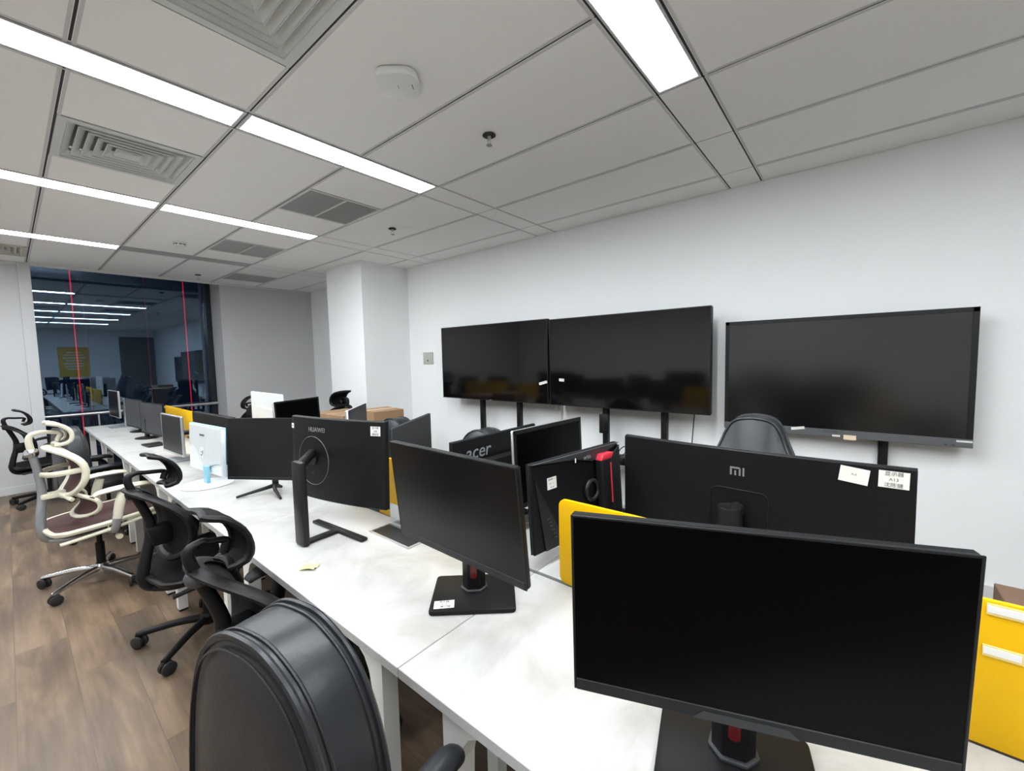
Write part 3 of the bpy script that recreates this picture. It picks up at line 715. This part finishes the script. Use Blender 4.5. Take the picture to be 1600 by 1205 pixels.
sticker(r, S, -.356, .143, .060, .044, [('显示器', .0125), ('A13', .0115), ('沈陈健', .0125)], -.0212, bend=B2, rot=R(-1))
r, S = monitor('dark grey monitor back turned away behind the curved monitor with the white label', (1.33, 1.80), R(121), (1.331, 1.79, .98), R(121), 0, .53, .31, 'plate', mats=('gplast', 'gplast', 'screen', 'gplast'), bulge=0)
r, S = monitor('white monitor seen from behind in front of the grey wall', (1.26, 3.46), R(-2), (1.255, 3.47, 1.03), R(-2), 0, .65, .38, 'plate', mats=('wmon', 'wmon', 'screen', 'wmon'), bulge=.01)
r, S = monitor('black monitor with a silver left edge in front of the white one', (1.36, 3.17), R(291), (1.335, 3.12, 1.045), R(291), R(3), .404, .27, 'plate', t=.022, mats=('silver', 'dplast', 'screen', 'dplast'), side=.012)
r, S = monitor('small grey-screened monitor with silver edge before the cardboard boxes', (1.42, 2.54), R(-45), (1.45, 2.51, 1.0), R(-45), 0, .42, .30, 'plate', t=.022, mats=('silver', 'dplast', 'gplast', 'dplast'), side=.012)

# small things on the desks
tag(MB().box(-.065, .065, -.095, .095, 0, .014, .004).xf(Matrix.Translation((.772, 4.665, DZ+.0005)) @ Matrix.Rotation(R(6), 4, 'Z')).build('flat_box', MT['dplast']), 'flat black box lying on the desk before the slim dark monitors', 'box')
sp = MB().sheet(lambda u, v: (.038*(u-.5)*2*.55, .05*(v-.5), .004+.004*math.sin(9*u+4*v)), 8, 8, .001)
tag(sp.xf(Matrix.Translation((.609, 1.408, DZ+.001)) @ Matrix.Rotation(R(35), 4, 'Z')).build('paper_scrap', MT['scrap']), 'crumpled yellow scrap of paper on the white desk', 'paper')
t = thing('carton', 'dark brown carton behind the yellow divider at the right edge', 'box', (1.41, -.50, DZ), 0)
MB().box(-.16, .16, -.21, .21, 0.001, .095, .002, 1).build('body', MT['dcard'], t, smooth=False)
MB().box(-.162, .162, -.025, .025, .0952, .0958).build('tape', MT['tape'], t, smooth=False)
def carton(x, y, wx, wy, h, rz, lab):
    t = thing('carton', lab, 'box', (x, y, 0), rz)
    MB().box(-wx/2, wx/2, -wy/2, wy/2, 0.001, h-.004, .003, 1).build('body', MT['card'], t, smooth=False)
    for s in (-1, 1): MB().box(-wx/2+.001, wx/2-.001, min(s*.002, s*wy/2), max(s*.002, s*wy/2), h-.004, h, .001, 1).build('flap', MT['card'], t, smooth=False)
    MB().box(-wx/2-.001, wx/2+.001, -.025, .025, h+.0003, h+.001).build('tape', MT['tape'], t, smooth=False)
carton(2.18, 4.03, .40, .56, .925, R(4), 'tall brown carton left of the grey-screened monitor, below a chair headrest')
carton(2.28, 3.53, .30, .34, .975, R(-8), 'brown carton right of the grey-screened monitor')

# ------------------------------------------------------------------ wall screens
def tv(lab, x, y0, y1, z0, z1, mats, bez, chin=0, thick=.05, rc=.03):
    t = thing('wall_screen', lab, 'screen', (x, (y0+y1)/2, 0), PI)
    wd, h = y1-y0, z1-z0; zc = (z0+z1)/2
    slab(MB(), wd, h, -thick, -.001, .006, cz=zc).build('housing', MT[mats[0]], t)
    slab(MB(), wd*.7, h*.55, -thick-rc, -thick+.004, .01, cz=zc-h*.08).build('rear_cover', MT['dplast'], t)
    b = MB(); slab(b, wd, bez, -.002, .003, .001, cz=z1-bez/2); slab(b, wd, max(bez, chin), -.002, .003, .001, cz=z0+max(bez, chin)/2)
    for s in (-1, 1): slab(b, bez, h, -.002, .003, .001, cy=s*(wd/2-bez/2), cz=zc)
    b.build('bezel', MT[mats[1]], t)
    slab(MB(), wd-2*bez, h-bez-max(bez, chin), -.002, .0008, .0003, cz=zc+(max(bez, chin)-bez)/2).build('screen', MT[mats[2]], t)
    return t
def label_on(t, mat, y, z, wd, h, rot=0, x=.0036, name='sticker'):
    return MB().box(-.0004, .0006, -wd/2, wd/2, -h/2, h/2).xf(Matrix.Translation((x, y, z)) @ Matrix.Rotation(rot, 4, 'X')).build(name, MT[mat], t, smooth=False)
tx = 3.25
t1 = tv('black wall screen left of the three, nearest the pillar', tx, 2.237, 3.73, .995, 1.803, ('dplast', 'dplast', 'tv'), .008)
label_on(t1, 'paper', .690, 1.198, .095, .026, R(14), .0032)
MB().box(.003, .0042, -.02, .02, .997, 1.003).build('logo', MT['logo'], t1)
t2 = tv('black wall screen in the middle of the three', tx, .806, 2.215, .993, 1.792, ('dplast', 'dplast', 'tv'), .008)
label_on(t2, 'paper', -.575, 1.229, .055, .026, R(-3), .0016)
t3 = tv('wall screen at right with thick grey frame and paper tags', 3.36, -.515, .736, .893, 1.670, ('gplast', 'bezel', 'tvm'), .026, .05, .02)
slab(MB(), 1.251, .048, .0005, .006, .001, cz=.918).build('chin', MT['chin'], t3)
label_on(t3, 'paper', -.174, .934, .075, .018, R(10), .0068); label_on(t3, 'paper', .030, .903, .040, .012, 0, .0068); label_on(t3, 'paperb', .098, .898, .062, .030, 0, .0068); label_on(t3, 'paper', .592, .929, .062, .010, 0, .0068)
text_mb('MAXHUB', .016, frame_mtx((.0068, 0.0, .926), (0, 1, 0), (0, 0, 1)), .0003).build('logo', MT['ventd'], t3, smooth=False)
for y in (.52, .55): label_on(t3, 'ventd', y, .905, .012, .006, 0, .0066, 'button')
def tv_stand(lab, x, ys, zt, shelf=None, box=False, thin=False):
    yc = sum(ys)/len(ys)
    t = thing('screen_stand', lab, 'stand', (x, yc, 0), PI, 'stands under the wall screens')
    for y in ys:
        MB().box(-.025 if not thin else -.016, .025 if not thin else .016, yc-y-.024, yc-y+.024, .06, zt, .004).build('post', MT['dplast'], t)
    hw = max(abs(y-yc) for y in ys)+.03
    MB().box(-.02, .02, -hw, hw, .055, .10, .004).build('cross_bar', MT['dplast'], t)
    for s in (-1, 1):
        ft = MB().box(-.09 if not thin else -.025, .38, s*hw-.025, s*hw+.025, .058, .088, .006).build('foot', MT['dplast'], t)
        for xx in ((-.07, .35) if not thin else (.01, .35)): MB().cyl((xx, s*hw-.012, .03), (xx, s*hw+.012, .03), .029, 18).cyl((xx, s*hw, .03), (xx, s*hw, .06), .008, 10).build('caster', MT['rubber'], ft)
    if shelf: MB().box(-.01, .26, -hw-.06, hw+.06, shelf, shelf+.022, .003).build('shelf', MT['dplast'], t)
    if box:
        y = yc-ys[0]; MB().box(.026, .05, y-.045, y+.045, .76, .93, .004).build('control_box', MT['dplast'], t); MB().tube([(.052, y, .90), (.058, y+.02, .86), (.054, y-.01, .82), (.056, y+.01, .79)], .004, 6, sm=5).build('cable', MT['rubber'], t)
    return t
tv_stand('black two-post stand under the left wall screen', tx+.112, (3.15+.05, 2.635+.04), 1.55)
tv_stand('black two-post stand with shelf and control box under the middle wall screen', tx+.112, (1.665+.03, 1.167+.01), 1.55, .56, True)
tv_stand('black post stand under the right wall screen', 3.457, (-.15, .40), 1.45, thin=True)
bx = thing('media_box', 'small black box with a looped cable on the stand shelf', 'device', (3.14, 1.50, .5825), 0)
MB().box(-.07, .07, -.09, .09, 0, .035, .004).build('body', MT['dplast'], bx)
MB().tube([(-.02, -.02, .03), (-.03, -.05, .10), (-.02, -.09, .13), (0, -.08, .07), (.02, -.02, .035)], .004, 8, sm=6).build('cable', MT['rubber'], bx)
tag(MB().tube([(3.318, .935, 1.0), (3.33, .95, .85), (3.32, .956, .70), (3.36, .97, .5), (3.40, .98, .25), (3.42, 1.0, .012)], .004, 8, sm=6).build('power_cable', MT['rubber']), 'thin black power cable hanging below the middle wall screen', 'cable')
for y, lab in ((2.255, 'white cable conduit on the wall under the gap between left and middle screens'),):
    tag(MB().box(XR-.026, XR-.0005, y-.02, y+.02, .095, 1.4, .003).build('conduit', MT['whitep']), lab, 'conduit')
t = thing('wall_plate', 'grey square wall plate between the pillar and the left screen', 'wall plate', (XR, 4.27, 1.456), PI)
MB().prism(rrect(.19, .155, .008), .0005, .012, 'x', .002).build('plate', MT['plate'], t)
MB().prism(rrect(.10, .07, .004), .0122, .014, 'x', .0005).build('inset', MT['plate'], t)
MB().lathe([(.001, 0), (.011, 0), (.011, .002), (.001, .002)], 16).xf(Matrix.Translation((.014, 0, -.03)) @ Matrix.Rotation(PI/2, 4, 'Y')).build('socket_hole', MT['ventd'], t)

# ------------------------------------------------------------------ chairs
def star_base(root, leg_mat, rad=.315, off=0.0, hub=.085, r=(.020, .013)):
    MB().lathe([(.001, .060), (.034, .060), (.040, hub+.020), (.030, hub+.034), (.001, hub+.034)], 24).build('base_hub', leg_mat, root)
    for k in range(5):
        a = off+2*PI*k/5; c, s = math.cos(a), math.sin(a)
        lg = MB().tube([(c*.02, s*.02, hub+.004), (c*rad*.45, s*rad*.45, hub+.004), (c*rad*.85, s*rad*.85, hub-.012), (c*rad, s*rad, hub-.018)], [r[0], r[1]], 10, sm=4, flat=1.0).build('base_leg', leg_mat, root)
        ca = MB(); px, py = c*rad, s*rad
        q = a+1.1; ax = Vector((math.cos(q), math.sin(q), 0)); pv = Vector((px, py, .032)) + Vector((-ax.y, ax.x, 0))*.014
        for sg in (-1, 1): ca.tube([pv+ax*sg*.007, pv+ax*sg*.011, pv+ax*sg*.021, pv+ax*sg*.024], [.027, .031, .031, .025], 20)
        ca.tube([(px, py, hub-.02), (px, py, .05)], .008, 8)
        ca.tube([pv-ax*.012, pv+ax*.012], .014, 12)
        ca.build('caster', MT['rubber'], lg)

def ergo_chair(label, frame, mesh, metal, base, cap, lean=0.0, zs=1.0, hz=1.0, hx=1.0, hw=.08, bw=.18, wrap=.05, ex=.66, bz=.79, bh=.155, lumbar=True, hoff=0.0, poff=0.0, group='high-backed mesh chairs', off=0.0):
    t = thing('office_chair', label, 'chair', (0, 0, 0), 0, group)
    F, ME, MTL, BS, CP = [MT[k] for k in (frame, mesh, metal, base, cap)]
    def W(p):
        z = p.z; x = p.x - lean*max(0, z-.46); return (x, p.y, z if z < .4 else .4+(z-.4)*zs)
    star_base(t, BS, off=off)
    MB().cyl((0, 0, .10), (0, 0, .26), .024).cyl((0, 0, .25), (0, 0, .37), .015).build('gas_lift', MT['bframe'], t)
    MB().box(-.10, .10, -.055, .055, .345, .39, .012).build('mechanism', MT['gsteel'] if metal != 'bframe' else MT['bframe'], t)
    lv = MB().tube([(.02, -.05, .36), (.04, -.20, .352), (.05, -.24, .345)], .006, 8, sm=4).build('tilt_lever', MT['bframe'], t)
    MB().cyl((.05, -.235, .345), (.05, -.27, .343), .017, 14).build('lever_knob', F, lv)
    # seat
    def sz(x): return .425+.04*(x+.22)/.5-.10*max(0, x-.20)**1.2
    ring = [(x, y, sz(x)) for x, y in [(-.20, -.21), (-.23, -.10), (-.235, 0), (-.23, .10), (-.20, .21), (-.05, .245), (.12, .25), (.24, .23), (.285, .14), (.295, 0), (.285, -.14), (.24, -.23), (.12, -.25), (-.05, -.245)]]
    sf = MB().tube(ring, .020, 10, closed=True, flat=.8, sm=4).warp(W).build('seat_frame', F, t)
    MB().sheet(lambda u, v: (-.225+.51*u, (v-.5)*2*.235*(1-.25*abs(2*u-1)**5), sz(-.225+.51*u)+.012-.030*(1-(2*v-1)**2)*math.sin(PI*min(1, u+.02))), 14, 12, .008).warp(W).build('seat_mesh', ME, sf)
    for s in (-1, 1):
        sr = MB().tube([(-.21, s*.235, .375), (-.02, s*.258, .40), (.15, s*.258, .425), (.26, s*.235, .435)], .011, 8, sm=4)
        for k in range(9):
            x = .0+.024*k; sr.box(x, x+.006, s*.250-.005, s*.250+.005, .404+.06*x, sz(x)+.002, mtx=None)
        sr.warp(W).build('side_rail', F, t)
    # rear pole
    def PW(p): return W(Vector((p.x+poff*min(1, max(0, (p.z-.45)/.3)), p.y, p.z)))
    MB().tube([(.0, 0, .362), (-.12, 0, .352), (-.215, 0, .362), (-.252, 0, .41), (-.250, 0, .52), (-.235, 0, .66), (-.243, 0, .80), (-.262, 0, .93)], [.022, .026, .028, .027, .024, .022, .021], 14, sm=5, flat=.8).warp(PW).build('back_pole', MTL, t)
    for s in (-1, 1): MB().tube([(-.22, s*.02, .358), (-.16, s*.10, .362), (-.06, s*.17, .385), (.03, s*.20, .395)], .014, 8, sm=4).warp(W).build('fork_arm', MTL, t)
    MB().lathe([(.001, .905), (.029, .905), (.033, .915), (.033, .935), (.026, .948), (.001, .948)], 22, (-.262, 0, 0)).warp(PW).build('pole_cap', CP, t)
    # headrest on a hooked neck
    hr = MB().tube([(-.262+poff, 0, .94), (-.268+poff, 0, 1.0), (-.258+poff, 0, 1.035), (-.22+poff*.9, 0, 1.048), (-.17+hoff*.6, 0, 1.042), (-.135+hoff, 0, 1.030), (-.142+hoff, 0, 1.005), (-.15+hoff, 0, .985)], [.017, .016, .013, .012, .012, .012], 10, sm=5, flat=1.1).warp(W).build('headrest_neck', F, t)
    def hp(v):      # profile of the neck roll, convex forward
        P = [(-.180, 1.105), (-.130, 1.090), (-.093, 1.055), (-.083, 1.015), (-.100, .978), (-.150, .966)]
        q = catmull([(a, 0, b) for a, b in P], 6); return q[min(int(round(v*(len(q)-1))), len(q)-1)]
    def hd(u, v):
        p = hp(v); y = (u-.5)*2; k = 1-.20*abs(2*v-1)**2.5
        return (-.11+hoff+(p.x+.11)*hx-.010*y*y, y*hw*k, 1.0+(p.z-1.0)*hz-.004*y*y)
    rim = [hd(0, v/12) for v in range(13)] + [hd(u/8, 1) for u in range(1, 8)] + [hd(1, 1-v/12) for v in range(13)] + [hd(1-u/8, 0) for u in range(1, 8)]
    hf = MB().tube(rim, .0125, 8, closed=True).warp(W).build('headrest_frame', F, hr)
    MB().sheet(hd, 12, 14, .007).warp(W).build('headrest_mesh', ME, hf)
    # upper back
    def bp(y, z):
        q = (z-bz)/bh; return -.128+.055*(1-q*q)-.050*max(0, q)**2+wrap*(abs(y)/.23)**2-.02
    def br(a, k=1.0):
        y = bw*k*math.copysign(abs(math.cos(a))**ex, math.cos(a)); z = bz+bh*k*math.copysign(abs(math.sin(a))**ex, math.sin(a)); return (bp(y, z), y, z)
    bf = MB().tube([br(2*PI*k/44) for k in range(44)], .026, 10, closed=True, flat=.62).warp(W).build('back_frame', F, t)
    def bs(u, v):
        y = (u-.5)*2; z = (v-.5)*2; yy = y*math.sqrt(1-.44*z*z)*bw; zz = z*math.sqrt(1-.44*y*y)*bh; return (bp(yy, bz+zz), yy, bz+zz)
    MB().sheet(bs, 14, 12, .006).warp(W).build('back_mesh', ME, bf)
    if not lumbar: MB().box(-.245+poff*.7, bp(0, .66)+.004, -.035, .035, .60, .72, .012).warp(W).build('back_bracket', F, t)
    if lumbar: MB().tube([(bp(.2, .80)-.012, -(bw-.02), .80), (-.19, -.12, .79), (-.232, -.03, .785), (-.232, .03, .785), (-.19, .12, .79), (bp(.2, .80)-.012, .0+(bw-.02), .80)], .017, 8, sm=5, flat=.45, upv=(1, 0, 0)).warp(W).build('back_crossbar', F, t)
    if lumbar: MB().box(-.245, -.10, -.035, .035, .625, .660, .01).warp(W).build('lumbar_block', F, t)
    def lb(a):
        y = .20*math.copysign(abs(math.cos(a))**.7, math.cos(a)); z = .555+.070*math.copysign(abs(math.sin(a))**.7, math.sin(a)); return (-.115-.3*(z-.555)*0+.05*(1-((z-.56)/.08)**2)+.05*(abs(y)/.2)**2, y, z)
    lf = None
    if lumbar: lf = MB().tube([lb(2*PI*k/36) for k in range(36)], .015, 9, closed=True, flat=.8).warp(W).build('lumbar_frame', F, t)
    def ls(u, v):
        y = (u-.5)*2*.19; z = .555+(v-.5)*2*.063; return (-.115+.05*(1-((z-.56)/.08)**2)+.05*(abs(y)/.2)**2, y, z)
    if lumbar: MB().sheet(ls, 12, 8, .006).warp(W).build('lumbar_mesh', ME, lf)
    if lumbar: MB().tube([(-.13, -.16, .62), (-.16, -.06, .645), (-.16, .06, .645), (-.13, .16, .62)], .012, 8, sm=4).warp(W).build('lumbar_bracket', F, t)
    for s in (-1, 1):
        ar = MB().tube([(.02, s*.20, .375), (.03, s*.275, .40), (.045, s*.285, .50)], [.022, .024], 10, sm=4, flat=.75).build('armrest_post', MT['gsteel'] if metal != 'bframe' else F, t)
        MB().tube([(.043, s*.285, .47), (.060, s*.285, .56), (.080, s*.282, .635)], [.026, .029, .026], 12, sm=4, flat=.8).build('armrest_sleeve', F, ar)
        MB().tube([(-.055, s*.27, .640), (-.02, s*.272, .655), (.08, s*.280, .664), (.19, s*.278, .662), (.225, s*.272, .652)], [.026, .044, .043, .030], 12, sm=4, flat=.34, upv=(0, 0, 1)).build('armrest_pad', F, ar)
    return t

cream = ergo_chair('cream and maroon high-backed mesh chair with a polished aluminium base', 'cream', 'maroon', 'gsteel', 'alum', 'alum', group='high-backed mesh chairs', off=R(215))
cream.location = (.325, 3.93, 0); cream.rotation_euler = (0, 0, R(5))
nearblk = ergo_chair('black mesh chair with grey headrest bracket, just behind the foreground leather chair', 'bframe', 'bmesh', 'bframe', 'alum', 'gframe', lean=.16, zs=.83, hz=1.45, hx=.9, hw=.065, hoff=.025, poff=.06, bw=.215, wrap=.03, ex=.80, bz=.735, bh=.215, lumbar=False, off=R(190))
nearblk.location = (.588, 1.465, 0); nearblk.rotation_euler = (0, 0, R(3))
blk = ergo_chair('black mesh chair between the cream chair and the nearer black mesh chair', 'bframe', 'bmesh', 'bframe', 'bframe', 'bframe', lean=.16, zs=.83, hz=1.35, hx=.9, hw=.068, hoff=.085, poff=.075, bw=.215, wrap=.03, ex=.80, bz=.735, bh=.215, lumbar=False, off=R(145))
blk.location = (.608, 2.665, 0); blk.rotation_euler = (0, 0, R(5))
GRP = 'high-backed mesh chairs'
dup(blk, 'black mesh chair against the left wall behind the cream chair', (.225, 6.72, 0), R(5), GRP)
dup(blk, 'black mesh chair at the wall side, left one of the two before the grey wall', (1.55, 5.07, 0), R(180), GRP)
dup(blk, 'black mesh chair at the wall side, right one of the two, touching the white monitor', (1.80, 6.06, 0), R(175), GRP)
tall = ergo_chair('black mesh chair whose headrest shows above the cartons at the pillar', 'bframe', 'bmesh', 'bframe', 'bframe', 'bframe', lean=.10, zs=.96, hz=1.2, hx=1.2, hw=.10, wrap=.03, ex=.80, bz=.735, bh=.215, lumbar=False)
tall.location = (2.42, 4.80, 0); tall.rotation_euler = (0, 0, R(98))

def leather_chair(label, top=1.118, ln=.16, half=None, thick=.125, armz=0.0, armx=0.0, bmp=.05, ws=1.0, seat=(.50, .50, .02), army=1.0):
    t = thing('leather_chair', label, 'chair', (0, 0, 0), 0, 'black leather chairs')
    star_base(t, MT['bframe'], .31, R(-12))
    MB().cyl((0, 0, .10), (0, 0, .27), .026).cyl((0, 0, .26), (0, 0, .38), .015).build('gas_lift', MT['bframe'], t)
    MB().box(-.13, .11, -.09, .09, .365, .395, .008).build('mechanism', MT['bframe'], t)
    MB().prism(rrect(seat[0], seat[1], .11, 6), .395, .485, 'z', .028).warp(lambda p: (p.x+seat[2], p.y, p.z-.02*max(0, p.x-.12)/.13)).build('seat', MT['leather'], t)
    # tapered tombstone-shaped back
    half = half or [(.40, .185), (.50, .210), (.60, .222), (.70, .222), (.80, .212), (.88, .196), (.95, .174), (1.01, .146), (1.06, .112), (1.095, .075), (1.112, .040), (1.118, 0)]
    hl = catmull([(0, y*ws, z) for z, y in half], 4)
    outl = [(p.y, p.z) for p in hl] + [(-p.y, p.z) for p in hl[-2::-1]]
    kz = (top-.42)/(half[-1][0]-.42)
    def lean(p): return (p.x-ln*(p.z-.42)+bmp*math.sin(PI*min(1, max(0, (p.z-.42)/.62))), p.y, .42+(p.z-.42)*kz)
    XB, XF = -.285, -.285+thick
    def inset(k): return [(y*k, .76+(z-.76)*k) for y, z in outl]
    def shell(m, x_edge, x_mid):
        # domed face from the outline to the middle
        ks = [1.0, .985, .95, .85, .65, .4, .15]; rs = []
        for i, k in enumerate(ks):
            f = 1-k**4 if i else 0.0
            rs.append([m.bm.verts.new((x_edge+(x_mid-x_edge)*f, y, z)) for y, z in inset(k)])
        n = len(outl)
        for a, b in zip(rs, rs[1:]):
            for i in range(n): m._face((a[i], a[(i+1) % n], b[(i+1) % n], b[i]))
        m._face(rs[-1])
    b = MB(); shell(b, XB, XB-.022); b.warp(lean).build('back_panel', MT['leather'], t)
    b = MB(); shell(b, XF, XF+.035); b.warp(lean).build('back_cushion', MT['leather'], t)
    band = MB(); rs = []
    for u in range(9):
        x = XB+(XF-XB)*u/8; k = 1+.018*math.sin(PI*u/8)
        rs.append([band.bm.verts.new((x, y, z)) for y, z in inset(k)])
    n = len(outl)
    for a, c in zip(rs, rs[1:]):
        for i in range(n-1): band._face((a[i], a[i+1], c[i+1], c[i]))
    for i in (0, n-1):
        pass
    band._face([r_[0] for r_ in rs] + [r_[n-1] for r_ in rs[::-1]])
    band.warp(lean).build('side_band', MT['leather'], t)
    for x, k, rr in ((XB-.001, 1.004, .0062), (XB+.014, 1.010, .0034), (XF+.001, 1.004, .0055), (XF-.013, 1.010, .0032)):
        MB().tube([(x, y, z) for y, z in inset(k)], rr, 8).warp(lean).build('piping', MT['leather'] if rr > .005 else MT['stitch'], t)
    MB().tube([(XB-.0125, y, z) for y, z in inset(.93)], .0022, 6).warp(lean).build('piping', MT['stitch'], t)
    MB().tube([(-.05, 0, .375), (-.20, 0, .375), (-.262, 0, .42), (-.268, 0, .55)], .03, 10, sm=5, flat=.4, upv=(0, 1, 0)).build('back_bracket', MT['bframe'], t)
    def AR(p): return (p.x+armx, p.y*army, p.z if p.z < .42 else .42+(p.z-.42)*(1+armz))
    for s in (-1, 1):
        a = MB().tube([(-.12, s*.21, .39), (-.12, s*.275, .42), (-.13, s*.285, .52), (-.11, s*.285, .612), (0, s*.285, .632), (.10, s*.285, .612), (.14, s*.285, .52), (.12, s*.275, .42), (.12, s*.21, .39)], .018, 10, sm=5).warp(AR).build('armrest_loop', MT['bframe'], t)
        MB().tube([(-.175, s*.285, .640), (-.15, s*.285, .648), (0, s*.285, .655), (.13, s*.285, .650), (.175, s*.285, .632)], [.022, .043, .046, .044, .030], 14, sm=5, flat=.5, upv=(0, 0, 1)).warp(AR).build('armrest_pad', MT['leather'], a)
    return t
HALF = [(.40, .180), (.50, .205), (.60, .213), (.68, .211), (.75, .202), (.81, .184), (.86, .156), (.895, .120), (.918, .075), (.928, .038), (.93, 0)]
lc = leather_chair('black leather chair with piped edges in the foreground, back to the camera', top=1.036, ln=-.02, thick=.098, armz=.16, armx=-.15, army=.62, bmp=.02, ws=.875, seat=(.34, .34, -.10), half=HALF)
lc.location = (.458, .758, 0); lc.rotation_euler = (0, 0, R(11.9))
lb_ = leather_chair('black leather chair behind the cream chair near the window', top=.95, ln=.02, thick=.12, armz=-.15, armx=-.06, bmp=.02, half=HALF)
lb_.location = (.50, 5.06, 0); lb_.rotation_euler = (0, 0, R(8))
dup(lb_, 'black leather chair whose rounded top shows above the monitor with acer lettering', (1.88, 1.99, 0), R(178))
dup(lb_, 'black leather chair in front of the right carton, behind the small grey-screened monitor', (1.88, 3.03, 0), R(178))
fl = leather_chair('black leather chair beyond the wide curved monitor, facing the desks', top=1.17, ln=.12, half=[(.40, .185), (.50, .215), (.60, .235), (.70, .235), (.80, .215), (.88, .185), (.95, .150), (1.01, .122), (1.06, .102), (1.095, .080), (1.112, .050), (1.118, 0)])
fl.location = (1.76, .32, 0); fl.rotation_euler = (0, 0, R(182))
